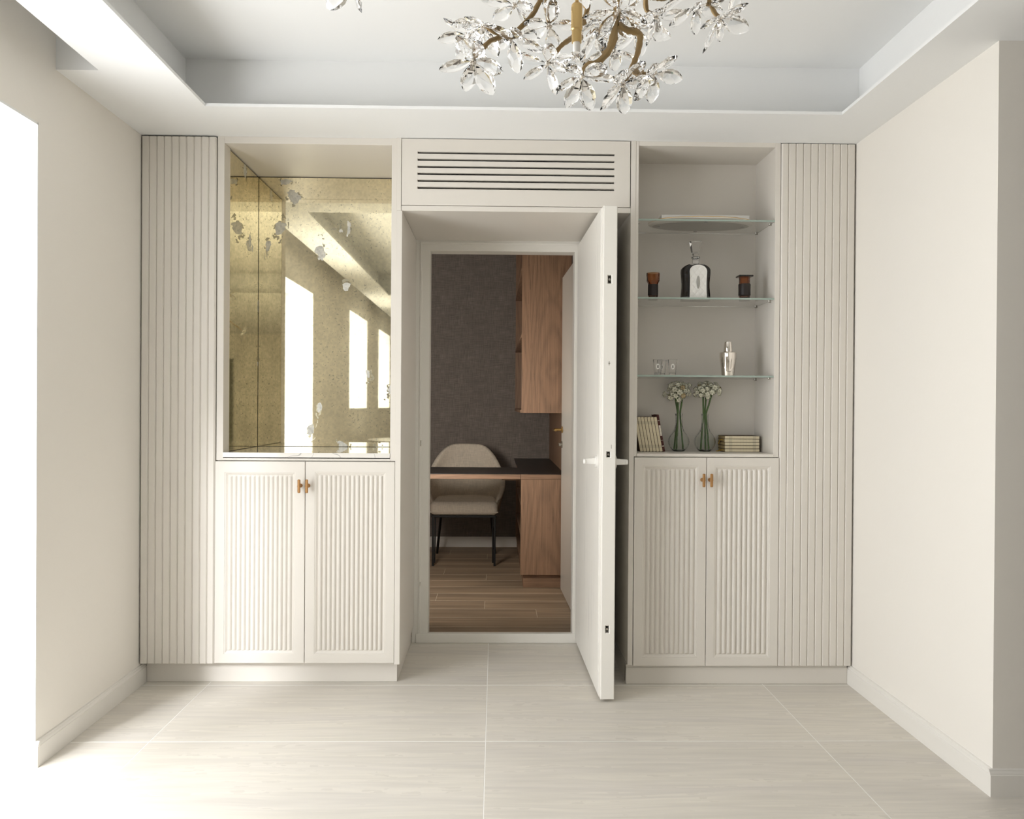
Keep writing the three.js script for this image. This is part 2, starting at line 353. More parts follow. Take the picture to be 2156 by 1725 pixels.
// tall side panels of V-jointed slats
function slattedPanel(name, label, x0, x1, y0, y1, n, round) {
  const t = thing(name, label, 'wall panel', [(x0 + x1) / 2, y0, -FACE], 'tall slatted side panels');
  const w = (x1 - x0) / n, c = 0.0042;
  part(t, 'backing', bx(x0 + 0.002, x1 - 0.002, y0, y1, FACE + 0.0055, FACE + 0.05), M.paint);
  for (let i = 0; i < n; i++) {
    const a = x0 + w * i, b = a + w, last = (round === 'right' && i === n - 1) || (round === 'left' && i === 0), q = last ? 0.006 : c;
    const s = new THREE.Shape(); s.moveTo(a + 0.0003, -0.02); s.lineTo(b - 0.0003, -0.02);
    s.lineTo(b - 0.0003, -(round === 'right' && i === n - 1 ? q : c)); s.lineTo(b - (round === 'right' && i === n - 1 ? q : c), 0); s.lineTo(a + (round === 'left' && i === 0 ? q : c), 0); s.lineTo(a + 0.0003, -(round === 'left' && i === 0 ? q : c)); s.closePath();
    const g = new THREE.ExtrudeGeometry(s, { depth: y1 - y0 - 0.004, bevelEnabled: true, bevelSize: 0.0012, bevelThickness: 0.002, bevelOffset: -0.0012, bevelSegments: 1 });
    // shape axes: x stays, shape y (towards the room) becomes z, extrusion becomes y
    g.applyMatrix4(new THREE.Matrix4().makeBasis(new THREE.Vector3(1, 0, 0), new THREE.Vector3(0, 0, 1), new THREE.Vector3(0, -1, 0)));
    g.translate(0, y1 - 0.002, -FACE);
    part(t, 'slat', g, M.paint);
  }
  return t;
}
slattedPanel('slatted_panel', 'tall slatted panel between the window wall and the mirror niche', -1.5150, -1.1995, 0.0945, 2.349, 10, 'right');
slattedPanel('slatted_panel', 'tall slatted panel between the shelf niche and the right wall', 1.2315, 1.5535, 0.0855, 2.352, 10, 'left');

// reed: convex rib, tapered into the panel at both ends
function reedGeo(w, h, A) {
  const N = 10, ys = [0, 0.003, 0.009, h - 0.009, h - 0.003, h], fs = [0, 0.45, 1, 1, 0.45, 0], pos = [], idx = [];
  for (let j = 0; j < ys.length; j++) for (let i = 0; i <= N; i++) { const t = (i / N) * 2 - 1; pos.push(t * w / 2, ys[j], A * fs[j] * (1 - Math.pow(Math.abs(t), 2.0)) - 0.0004); }
  for (let j = 0; j < ys.length - 1; j++) for (let i = 0; i < N; i++) { const a = j * (N + 1) + i, b = a + 1, c = a + N + 1, d = c + 1; idx.push(a, b, d, a, d, c); }
  const g = new THREE.BufferGeometry(); g.setAttribute('position', new THREE.Float32BufferAttribute(pos, 3)); g.setIndex(idx); g.computeVertexNormals();
  const uv = new Float32Array(pos.length / 3 * 2); g.setAttribute('uv', new THREE.BufferAttribute(uv, 2));
  return local(g);
}
function knobParts(door, x, y) {                     // T-bar knob: base, neck, bar; door is at the thing's own axes
  const base = lathe([[0, 0], [0.0085, 0], [0.0085, 0.003], [0.006, 0.006], [0.0055, 0.02], [0.0075, 0.023], [0.0075, 0.03], [0, 0.03]], 20); base.rotateX(Math.PI / 2);
  const bar = new RoundedBoxGeometry(0.0125, 0.058, 0.009, 3, 0.0044); bar.translate(0, 0, 0.031);
  return [base, bar].map((g) => g.translate(x, y, 0));
}
function cabinet(name, label, x0, x1, y0, y1, split, frames, n, knobY, plinth) {
  const t = thing(name, label, 'cabinet', [(x0 + x1) / 2, 0, -FACE]), TH = 0.02;
  part(t, 'carcass', merge([bx(x0 + 0.004, x1 - 0.004, y0 + 0.004, y1 + 0.003, FACE + TH + 0.002, FACE + 0.26)]), M.paint);
  part(t, 'plinth', merge(plinth), M.paint);
  frames.forEach(([fx0, fx1, fy0, fy1], i) => {
    const a = i ? split + 0.0012 : x0, b = i ? x1 : split - 0.0012;
    // frame with a mitred moulding round the reeded field
    const outer = toCreasedNormals(slab(rect(a, b, y0, y1), TH, 0.0013, [rectHole(fx0, fx1, fy0, fy1)]), 0.3); outer.translate(0, 0, -FACE);
    const m1 = 0.0035, inner = slab(rect(fx0 - 0.001, fx1 + 0.001, fy0 - 0.001, fy1 + 0.001), 0.012, 0, [rectHole(fx0 + m1, fx1 - m1, fy0 + m1, fy1 - m1)]); inner.translate(0, 0, -FACE - 0.0016);
    // sloping moulding down to the field
    const s = 0.0085, z0 = -FACE - 0.0016, z1 = -FACE - 0.0072, o = [[fx0 + m1, fy0 + m1], [fx1 - m1, fy0 + m1], [fx1 - m1, fy1 - m1], [fx0 + m1, fy1 - m1]], q = [[fx0 + m1 + s, fy0 + m1 + s], [fx1 - m1 - s, fy0 + m1 + s], [fx1 - m1 - s, fy1 - m1 - s], [fx0 + m1 + s, fy1 - m1 - s]];
    const pos = []; for (let k = 0; k < 4; k++) { const l = (k + 1) % 4; pos.push(...o[k], z0, ...o[l], z0, ...q[l], z1, ...o[k], z0, ...q[l], z1, ...q[k], z1); }
    const mould = new THREE.BufferGeometry(); mould.setAttribute('position', new THREE.Float32BufferAttribute(pos, 3)); mould.computeVertexNormals(); mould.setAttribute('uv', new THREE.Float32BufferAttribute(new Float32Array(pos.length / 3 * 2), 2));
    const field = bx(fx0, fx1, fy0, fy1, FACE + 0.0072, FACE + TH - 0.002);
    const door = part(t, 'door', merge([outer, inner, mould, field]), M.paint);
    const rx0 = q[0][0], rx1 = q[1][0], w = (rx1 - rx0) / n, g = reedGeo(w, q[2][1] - q[0][1], 0.0078);
    for (let k = 0; k < n; k++) { const r = part(door, 'reed', g, M.paint); r.position.set(rx0 + w * (k + 0.5) - t.position.x, q[0][1], -0.0072); }
    const kx = i ? split + 0.0135 : split - 0.0195, [kb, bar] = knobParts(door, kx, knobY);
    kb.translate(0, 0, -FACE); bar.translate(0, 0, -FACE);
    part(door, 'knob', merge([kb, bar]), M.knob);
  });
  return t;
}
// left unit
cabinet('base_cabinet', 'two-door reeded base cabinet under the mirror niche, sunlit', -1.1975, -0.4305, 0.0967, 0.9625, -0.8137,
  [[-1.156, -0.857, 0.137, 0.9155], [-0.771, -0.469, 0.137, 0.918]], 14, 0.86,
  [bx(-1.506, -0.4217, 0, 0.084, 3.6217, 3.66, 0.002), bx(-1.506, -0.431, 0.084, 0.0945, 3.6225, 3.66, 0.001), bx(-0.4405, -0.4217, 0, 0.0905, 3.64, 4.214)]);
{
  const t = thing('niche_surround', 'painted frame of the left niche that holds the foxed mirrors', 'niche frame', [-0.81, 0.98, -FACE]);
  part(t, 'stile', bx(-1.1965, -1.1677, 0.966, CEIL, 3.581, 3.66, 0.0012), M.paint);
  part(t, 'stile', bx(-0.4525, -0.430, 0.966, CEIL, 3.578, 3.66, 0.0012), M.paint);
  part(t, 'top_rail', bx(-1.1677, -0.4525, 2.3255, CEIL, 3.581, 3.66, 0.0012), M.paint);
  part(t, 'bottom_rail', bx(-1.1677, -0.4525, 0.9665, 0.9755, 3.578, 3.66, 0.001), M.paint);
  part(t, 'inner_top', bx(-1.19, -0.43, 2.3265, 2.345, 3.66, 4.15), M.paint);
  part(t, 'inner_side', bx(-0.4515, -0.435, 1.0, 2.327, 3.66, 4.15), M.paint);
}
{
  const t = thing('antique_mirror', 'gold foxed antique mirror lining the left niche, two panels', 'mirror', [-1.16, 1.0, -4.1]);
  part(t, 'mirror_panel', metres(bx(-1.1672, -0.4535, 1.0012, 2.3215, 4.100, 4.106, 0.0006), 'y', 0.53, 0.21), M.mirror, 'back panel of the mirror');
  part(t, 'mirror_panel', metres(bx(-1.1745, -1.1685, 1.0012, 2.319, 3.663, 4.0985, 0.0006), 'y', 0.3, 0.6), M.mirror, 'left side panel of the mirror');
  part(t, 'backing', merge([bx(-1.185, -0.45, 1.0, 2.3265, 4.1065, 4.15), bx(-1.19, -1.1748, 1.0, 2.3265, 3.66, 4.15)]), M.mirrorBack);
}
solo('end_panel', 'tall painted end panel of the left unit, facing the door recess', 'panel', merge([bx(-0.4295, -0.406, 0.091, 2.0425, FACE, 4.2145, 0.001), bx(-0.4295, -0.4105, 2.0425, CEIL, FACE, 4.2145, 0.001)]), M.paint);
solo('marble_counter', 'thin white veined marble counter in the mirror niche', 'counter', metres(bx(-1.1672, -0.453, 0.9795, 1.0, 3.575, 4.105, 0.0015), 'x'), M.marble);

// bridge over the doorway: vent panel with slots, rail, lining of the recess
{
  const t = thing('vent_cover', 'painted air grille panel with six horizontal slots above the doorway', 'vent', [0.083, 2.068, -FACE]);
  const x0 = -0.4085, x1 = 0.5745, y0 = 2.0675, y1 = 2.352, a = -0.341, b = 0.5065, tops = [0, 1, 2, 3, 4, 5].map((i) => 2.2965 - 0.0301 * i), H = 0.0085;
  part(t, 'frame', toCreasedNormals(slab(rect(x0, x1, y0, y1), 0.018, 0.0012, [rectHole(a, b, tops[5] - H, tops[0])]), 0.3).translate(0, 0, -FACE), M.paint);
  for (let i = 0; i < 5; i++) part(t, 'slat', bx(a - 0.002, b + 0.002, tops[i + 1], tops[i] - H, FACE + 0.0002, FACE + 0.017, 0.0012), M.paint);
}
{
  const t = thing('bridge_panel', 'painted rail and soffit lining that bridge the door recess', 'panel', [0.085, 2.045, -FACE]);
  part(t, 'rail', bx(-0.4095, 0.5775, 2.0435, 2.0655, 3.573, 3.66, 0.001), M.paint);
  part(t, 'soffit', bx(-0.4095, 0.5775, 2.0455, 2.0585, 3.66, 4.2145), M.paint);
}
// right unit
cabinet('base_cabinet', 'two-door reeded base cabinet under the glass-shelf niche', 0.6018, 1.2305, 0.0857, 0.9885, 0.916,
  [[0.641, 0.8785, 0.1226, 0.951], [0.953, 1.1925, 0.1226, 0.952]], 10, 0.893,
  [bx(0.5753, 1.5455, 0, 0.073, 3.593, 3.64, 0.002), bx(0.5753, 1.5455, 0.073, 0.0845, 3.5945, 3.64, 0.001), bx(0.5753, 0.59, 0, 0.084, 3.62, 4.214)]);
{
  const t = thing('shelf_niche', 'painted open niche that holds three glass shelves', 'niche', [0.91, 0.98, -FACE]);
  part(t, 'post', merge([bx(0.578, 0.5995, 0.088, CEIL, 3.572, 4.2145, 0.001), bx(0.5995, 0.612, 0.992, CEIL, 3.574, 3.66, 0.001)]), M.paint);
  part(t, 'stile', bx(1.2065, 1.2295, 0.992, CEIL, 3.574, 3.66, 0.001), M.paint);
  part(t, 'top_rail', bx(0.612, 1.2065, 2.3355, CEIL, 3.576, 3.66, 0.001), M.paint);
  part(t, 'bottom_board', bx(0.612, 1.2065, 0.992, 1.005, 3.571, 3.85, 0.0012), M.paint);
  part(t, 'inner_top', bx(0.60, 1.22, 2.337, 2.352, 3.66, 3.86), M.paint);
  part(t, 'inner_side', bx(0.60, 0.611, 1.005, 2.337, 3.66, 3.86), M.paint);
  part(t, 'inner_side', bx(1.2075, 1.22, 1.005, 2.337, 3.66, 3.86), M.paint);
  part(t, 'back_panel', bx(0.611, 1.2075, 1.004, 2.337, 3.845, 3.86), M.paint);
  for (const y of [2.0125, 1.6745, 1.3375]) for (const d of [3.62, 3.815]) for (const x of [1.202, 0.6165]) {
    const g = new THREE.CylinderGeometry(0.0035, 0.0035, 0.011, 12); g.rotateZ(Math.PI / 2); g.translate(x, y - 0.0037, -d);
    const c = new THREE.CylinderGeometry(0.0055, 0.0055, 0.0035, 14); c.translate(x + (x > 1 ? -0.003 : 0.003), y - 0.002, -d);
    part(t, 'shelf_pin', merge([g, c]), M.steel);
  }
}
[[2.0125, 2.0205, 'clear glass shelf carrying the oval tray'], [1.6745, 1.6825, 'clear glass shelf carrying the decanter and the amber vases'], [1.3375, 1.3455, 'clear glass shelf carrying the shaker and shot glasses']]
  .forEach(([a, b, label]) => {
    const o = solo('glass_shelf', label, 'shelf', bx(0.6122, 1.2063, a, b, 3.5762, 3.838, 0.0006), M.shelfGlass);
    part(o, 'polished_edge', bx(0.6122, 1.2063, a + 0.0003, b - 0.0003, 3.5753, 3.5760), M.glassEdge, 'green polished front edge');
  });

// ---------------------------------------------------------------- the doorway
{
  const t = struct('trim_1', 'off-white steel door frame with its low threshold'), F = 4.215;
  const g1 = slab([[-0.42, 0], [0.578, 0], [0.578, 2.055], [-0.42, 2.055]], 0.095, 0.0015, [[[-0.3365, 0.03], [-0.3365, 1.992], [0.3985, 1.992], [0.3985, 0.03]]]); g1.translate(0, 0, -F);
  part(t, 'door_frame', toCreasedNormals(g1, 0.3), M.doorEdge);
  part(t, 'frame_bead', merge([bx(-0.386, -0.375, 0.03, 2.026, F - 0.0035, F + 0.002, 0.0012), bx(-0.386, 0.5, 2.026, 2.037, F - 0.0035, F + 0.002, 0.0012)]), M.doorEdge);
  part(t, 'threshold', bx(-0.398, 0.46, 0, 0.0485, F - 0.006, F + 0.016, 0.003), M.doorEdge);
  part(t, 'strike_plate', merge([bx(-0.3795, -0.3755, 1.0, 1.03, F - 0.0042, F + 0.001), bx(-0.3795, -0.3755, 0.29, 0.31, F - 0.0042, F + 0.001)]), M.steel);
}
{ // armoured leaf standing open; built along its own axes: hinge line at x = 0, z = 0, latch edge at z = 0.845
  const t = struct('door_1', 'thick off-white armoured door leaf standing open towards the room');
  t.position.set(0.4125, 0, -4.21); t.rotation.y = 0.02;
  const L = 0.845, T = 0.062, H0 = 0.012, H1 = 2.026;
  const lp = (n, g, m, l) => part(t, n, local(g), m, l);
  const b = (x0, x1, y0, y1, z0, z1, r = 0) => bx(x0, x1, y0, y1, -z1, -z0, r);
  // edge profile: cover sheet on the left face set back from the latch edge
  const locks = [[1.709, 1.742], [1.0005, 1.0235], [0.2835, 0.313]], PK = 0.05, hx = [0.0245, 0.0392];
  const edge = slab([[0.0055, H0], [T, H0], [T, H1], [0.0055, H1]], PK, 0.003, locks.map(([a, c]) => rectHole(hx[0], hx[1], a, c))); edge.translate(0, 0, L);
  lp('leaf', merge([b(0.0055, T, H0, H1, 0.01, L - PK + 0.002, 0.003), edge, b(0.0, 0.02, H0 + 0.006, H1 - 0.004, 0.0, L - 0.016, 0.003)]), M.doorEdge);
  lp('cover_sheet', metres(b(-0.0025, 0.006, H0 + 0.012, H1 - 0.006, 0.028, L - 0.03, 0.0015)), M.steelDoor);
  lp('edge_strip', b(-0.0005, 0.004, H0 + 0.01, H1 - 0.006, 0.008, 0.026, 0.001), M.doorEdge);
  for (const [y0, y1] of locks) {
    const g = new THREE.CylinderGeometry(0.0048, 0.0048, PK - 0.006, 18); g.rotateX(Math.PI / 2); g.translate((hx[0] + hx[1]) / 2, (y0 + y1) / 2, L - PK / 2 - (y1 > 0.9 && y1 < 1.1 ? 0.0 : 0.004));
    lp('lock_bolt', g, M.steel, 'steel bolt in its pocket in the door edge');
  }
  lp('screw_plate', b(0.042, 0.0435, 1.036, 1.052, L - 0.001, L + 0.0006), M.steel);
  lp('peg', merge([b(0.031, 0.033, 1.375, 1.392, L, L + 0.0006), b(0.0285, 0.036, 1.382, 1.385, L, L + 0.0006)]), M.steel);
  // lever handles on both faces
  const lever = (s, x, y, z) => {
    const ros = new THREE.CylinderGeometry(0.025, 0.027, 0.009, 32); ros.rotateZ(Math.PI / 2); ros.translate(x + s * 0.0045, y, z);
    const neckS = new THREE.Shape(); neckS.moveTo(0, -0.011); neckS.lineTo(0.05, -0.009); neckS.lineTo(0.05, 0.009); neckS.lineTo(0, 0.013);
    const neck = new THREE.ExtrudeGeometry(neckS, { depth: 0.014, bevelEnabled: true, bevelSize: 0.001, bevelThickness: 0.001, bevelSegments: 1 }); neck.translate(0, 0, -0.007); if (s < 0) neck.rotateY(Math.PI); neck.translate(x + s * 0.006, y, z);
    const grip = new RoundedBoxGeometry(0.012, 0.017, 0.112, 2, 0.004); grip.translate(0, 0, -0.05); grip.rotateY(s * 0.28); grip.translate(x + s * 0.052, y, z + 0.006);
    const r = lp('rosette', ros, M.handleWhite);
    const k = part(r, 'lever', local(merge([neck, grip])), M.handleWhite);
  };
  lever(-1, -0.0025, 0.978, 0.752); lever(1, T, 0.978, 0.79);
}
{ // inner study door, opened against the cupboards
  const t = struct('door_2', 'white inner door of the study standing open, with a small brass lever');
  t.position.set(0.459, 0, -4.56); t.rotation.y = 0.027;
  const lp = (n, g, m, l) => part(t, n, local(g), m, l);
  lp('leaf', bx(0, 0.038, 0.005, 2.052, 0, 0.886, 0.0015), M.doorWhite);
  const rose = (y, d) => { const g = new THREE.CylinderGeometry(0.022, 0.022, 0.007, 28); g.rotateZ(Math.PI / 2); return g.translate(-0.0035, y, -d); };
  const h = lp('rosette', merge([rose(1.054, 0.83)]), M.brass);
  const neck = new THREE.CylinderGeometry(0.0085, 0.0085, 0.05, 16); neck.rotateZ(Math.PI / 2); neck.translate(-0.032, 1.054, -0.83);
  const grip = new THREE.CylinderGeometry(0.008, 0.0075, 0.11, 16); grip.rotateX(Math.PI / 2); grip.translate(-0.055, 1.054, -0.785);
  part(h, 'lever', local(merge([neck, grip])), M.brass);
  const cyl = new THREE.CylinderGeometry(0.012, 0.012, 0.022, 20); cyl.rotateZ(Math.PI / 2); cyl.translate(-0.012, 0.957, -0.83);
  lp('lock_cylinder', merge([rose(0.957, 0.83), cyl]), M.steel);
}

// ---------------------------------------------------------------- the study: desk, wall cupboard, chair
{
  const t = thing('desk', 'L-shaped desk with dark top and brown oak pedestal in the study', 'desk', [-0.1, 0, -5.7]);
  const W = (x0, x1, y0, y1, d0, d1, al = 'y', r = 0.0015) => metres(bx(x0, x1, y0, y1, d0, d1, r), al, 0.11, 0.3);
  part(t, 'desktop', bx(-1.5, 0.17, 0.7545, 0.7585, 5.468, 6.04, 0.001), M.deskTop, 'dark top of the desk return');
  part(t, 'desktop', bx(0.1605, 0.497, 0.7545, 0.7585, 5.468, 7.085, 0.001), M.deskTop, 'dark top over the pedestal');
  part(t, 'desk_board', W(-1.5, 0.1685, 0.7225, 0.7545, 5.47, 6.038, 'x'), M.wood);
  part(t, 'desk_board', W(0.17, 0.497, 0.7225, 0.7545, 5.47, 7.085, 'x'), M.wood);
  part(t, 'bracket', W(0.045, 0.168, 0.7125, 0.7225, 5.50, 5.56, 'x'), M.wood);
  part(t, 'side_panel', W(0.171, 0.497, 0.0895, 0.7215, 5.472, 5.492), M.wood, 'grained oak end of the pedestal');
  part(t, 'plinth', W(0.19, 0.497, 0.0, 0.0885, 5.50, 5.52, 'x'), M.wood);
  part(t, 'plinth', W(0.19, 0.21, 0.0, 0.0885, 5.52, 7.08), M.wood);
  for (const d of [6.0, 6.55, 7.06]) part(t, 'divider', W(d > 7 ? 0.178 : 0.205, 0.497, 0.0895, 0.7215, d, d + 0.02), M.wood);
  for (const y of [0.09, 0.28, 0.5]) part(t, 'shelf', W(0.182, 0.497, y, y + 0.018, 5.493, 7.06, 'x'), M.wood);
  part(t, 'back_panel', W(0.488, 0.498, 0.09, 0.72, 5.492, 7.08), M.wood);
  part(t, 'leg_panel', W(-1.5, -1.46, 0, 0.722, 5.5, 6.0), M.wood);
}
{
  const t = thing('wall_cupboard', 'brown oak open-sided wall cupboard hanging above the desk', 'cupboard', [0.33, 1.16, -6.2]);
  const W = (x0, x1, y0, y1, d0, d1, al = 'y', r = 0.0015) => metres(bx(x0, x1, y0, y1, d0, d1, r), al, 0.37, 0.1);
  part(t, 'side_panel', W(0.171, 0.497, 1.1605, 2.5, 5.47, 5.492), M.wood, 'grained oak end panel');
  part(t, 'bottom_board', W(0.165, 0.497, 1.1615, 1.182, 5.493, 7.085, 'z'), M.wood);
  for (const d of [6.28, 7.065]) part(t, 'divider', W(d > 7 ? 0.168 : 0.2, 0.497, 1.182, 2.5, d, d + 0.02), M.wood);
  for (const y of [1.66, 2.1]) part(t, 'shelf', W(0.166, 0.497, y, y + 0.02, 5.493, 7.065, 'z'), M.wood);
  part(t, 'back_panel', W(0.488, 0.498, 1.182, 2.5, 5.493, 7.06), M.wood);
  part(t, 'top_board', W(0.165, 0.497, 2.5, 2.52, 5.47, 7.085, 'z'), M.wood);
}
solo('wall_board', 'dark wood board on the wall between desk and wall cupboard', 'panel', metres(bx(0.461, 0.497, 0.759, 1.1605, 5.6, 7.085, 0.001)), M.wood);

{ // upholstered chair: wrap-round shell, cushion, black frame
  const CX = -0.232, CD = 6.49, t = thing('desk_chair', 'beige upholstered armchair with thin black legs behind the desk', 'chair', [CX, 0, -CD]);
  const NS = 48, NV = 14, TH = 0.034, ss = (a, b, x) => { const q = Math.min(1, Math.max(0, (x - a) / (b - a))); return q * q * (3 - 2 * q); };
  const RIM = [0.885, 0.884, 0.875, 0.85, 0.803, 0.735, 0.665, 0.61, 0.57, 0.53, 0.49, 0.49], rimAt = (a) => { const k = Math.min(9.999, a * 10), i = Math.floor(k), f = k - i, p0 = RIM[Math.max(0, i - 1)], p1 = RIM[i], p2 = RIM[i + 1], p3 = RIM[Math.min(11, i + 2)]; return p1 + 0.5 * f * (p2 - p0 + f * (2 * p0 - 5 * p1 + 4 * p2 - p3 + f * (3 * (p1 - p2) + p3 - p0))); };
  const pt = (s, v, off) => {                        // s: -1..1 round the back, v: 0 foot .. 1 rim; chair looks to +z
    const phi = s * 2.18, a = Math.abs(s);
    const top = rimAt(a), y = 0.40 + (top - 0.40) * v;
    const flare = 1 + 0.17 * v - 0.16 * ss(0.6, 1, v) * (1 - ss(0.25, 0.7, a)), rx = (0.252 + off) * flare, rz = (0.245 + off) * (0.94 + 0.14 * v);
    const px = Math.sign(Math.sin(phi)) * Math.pow(Math.abs(Math.sin(phi)), 0.8) * rx;
    return [px, y + (v > 0.999 ? 0 : 0), -Math.sign(Math.cos(phi)) * Math.pow(Math.abs(Math.cos(phi)), 0.86) * rz + 0.0];
  };
  const pos = [], idx = [], uv = [], loop = 2 * NV + 6;
  for (let i = 0; i <= NS; i++) {
    const s = (i / NS) * 2 - 1, ring = [];
    for (let j = 0; j <= NV; j++) ring.push([j / NV, TH / 2, 0]);
    for (let q = 1; q < 4; q++) ring.push([1, TH / 2 * Math.cos(q * Math.PI / 4), 0.013 * Math.sin(q * Math.PI / 4)]);
    for (let j = NV; j >= 0; j--) ring.push([j / NV, -TH / 2, 0]);
    for (let q = 1; q < 4; q++) ring.push([0, -TH / 2 * Math.cos(q * Math.PI / 4), -0.01 * Math.sin(q * Math.PI / 4)]);
    for (const [v, off, dy] of ring) { const p = pt(s, v, off * (i === 0 || i === NS ? 0.4 : 1)); pos.push(p[0], p[1] + dy, p[2]); uv.push(s * 0.55, p[1]); }
  }
  const n = pos.length / 3 / (NS + 1);
  for (let i = 0; i < NS; i++) for (let j = 0; j < n; j++) { const a = i * n + j, b = i * n + (j + 1) % n, c = a + n, d = b + n; idx.push(a, c, d, a, d, b); }
  for (const [i, f] of [[0, 1], [NS, -1]]) for (let j = 1; j < n - 1; j++) idx.push(...(f > 0 ? [i * n, i * n + j, i * n + j + 1] : [i * n, i * n + j + 1, i * n + j]));
  const shell = new THREE.BufferGeometry(); shell.setAttribute('position', new THREE.Float32BufferAttribute(pos, 3)); shell.setAttribute('uv', new THREE.Float32BufferAttribute(uv, 2)); shell.setIndex(idx); shell.computeVertexNormals();
  part(t, 'backrest', local(shell), M.chairFabric);
  const seat = new RoundedBoxGeometry(0.51, 0.1, 0.52, 5, 0.035); { const p = seat.attributes.position; for (let i = 0; i < p.count; i++) { const x = p.getX(i) / 0.255, z = p.getZ(i) / 0.26; if (p.getY(i) > 0) p.setY(i, p.getY(i) + 0.014 * (1 - x * x) * (1 - z * z)); if (p.getZ(i) < 0) p.setX(i, p.getX(i) * (1 - 0.1 * z * z)); } seat.computeVertexNormals(); }
  seat.translate(0, 0.432, 0.01); part(t, 'seat', local(metres(seat)), M.chairFabric);
  const pip = new RoundedBoxGeometry(0.515, 0.006, 0.525, 2, 0.003); pip.translate(0, 0.405, 0.01); part(t, 'piping', local(pip), M.chairFabric);
  const bar = (a, b, w = 0.016) => { const A = new THREE.Vector3(...a), B = new THREE.Vector3(...b), g = new RoundedBoxGeometry(w, w, A.distanceTo(B), 1, 0.002); const m = new THREE.Matrix4().lookAt(A, B, new THREE.Vector3(0, 1, 0.01)); g.applyMatrix4(m); const c = A.clone().add(B).multiplyScalar(0.5); return g.translate(c.x, c.y, c.z); };
  part(t, 'frame', local(merge([bar([-0.238, 0.373, 0.252], [0.238, 0.373, 0.252]), bar([-0.205, 0.373, -0.2], [0.205, 0.373, -0.2]), bar([-0.238, 0.373, 0.25], [-0.205, 0.373, -0.2]), bar([0.238, 0.373, 0.25], [0.205, 0.373, -0.2])])), M.blackMetal);
  for (const s of [-1, 1]) { part(t, 'leg', local(bar([s * 0.232, 0, 0.252], [s * 0.232, 0.375, 0.252])), M.blackMetal); part(t, 'leg', local(bar([s * 0.237, 0, -0.265], [s * 0.195, 0.375, -0.19])), M.blackMetal); }
  for (const s of [-1, 1]) part(t, 'leg_strut', local(bar([s * 0.219, 0.02, 0.238], [s * 0.216, 0.37, 0.225], 0.009)), M.blackMetal);
}

{ // added light, out of view beside the doorway: put in to brighten the desk front, chair and floor
  const t = thing('added_study_light', 'added unseen light panel on the study side of the doorway wall', 'lamp', [-0.58, 1.12, -4.42]);
  part(t, 'back_plate', bx(-0.7, -0.46, 0.94, 1.3, 4.4205, 4.435, 0.003), M.handleWhite);
  part(t, 'diffuser', bx(-0.73, -0.43, 0.92, 1.32, 4.435, 4.475, 0.012), std({ color: '#f4efe6', emissive: '#fff8ee', emissiveIntensity: 1.2, roughness: 0.6 }));
  const l = new THREE.RectAreaLight('#fff8ef', 36, 0.28, 0.38); l.position.set(-0.58, 1.12, -4.485); l.lookAt(-0.58, 1.12, -6); scene.add(l);
}

// ---------------------------------------------------------------- things on the glass shelves
{
  const t = thing('oval_tray', 'oval tray with a gilt rim on the upper glass shelf', 'tray', [0.913, 2.0205, -3.703]);
  const ov = (prof) => { const g = lathe(prof, 72), p = g.attributes.position; for (let i = 0; i < p.count; i++) { const r = Math.hypot(p.getX(i), p.getZ(i)), k = 0.45 + 0.08 * Math.min(1, Math.max(0, (r - 0.215) / 0.0195)); p.setZ(i, p.getZ(i) * k); } g.computeVertexNormals(); return local(g); };
  part(t, 'tray_base', ov([[0, 0.002], [0.215, 0.002], [0.217, 0.003], [0.217, 0.005], [0, 0.005]]), M.trayBase);
  part(t, 'tray_wall', ov([[0.2165, 0.002], [0.229, 0.006], [0.2345, 0.0105], [0.2345, 0.013], [0.2305, 0.013], [0.226, 0.008], [0.216, 0.005]]), M.trayRim);
  const rim = new THREE.TorusGeometry(0.2325, 0.0022, 8, 72); rim.rotateX(Math.PI / 2); rim.scale(1, 1.1, 0.53); rim.translate(0, 0.0135, 0); part(t, 'gilt_rim', local(rim), M.brass);
  for (const [x, z] of [[-0.19, 0], [0.19, 0], [0, 0.098], [0, -0.098]]) { const f = new THREE.CylinderGeometry(0.008, 0.008, 0.002, 20); f.translate(x, 0.001, z); part(t, 'foot', local(f), M.leather); }
}
solo('white_box', 'flat white box lying in the oval tray', 'box', bx(0.727, 1.118, 2.0258, 2.0565, 3.65, 3.765, 0.0015), M.quilt);

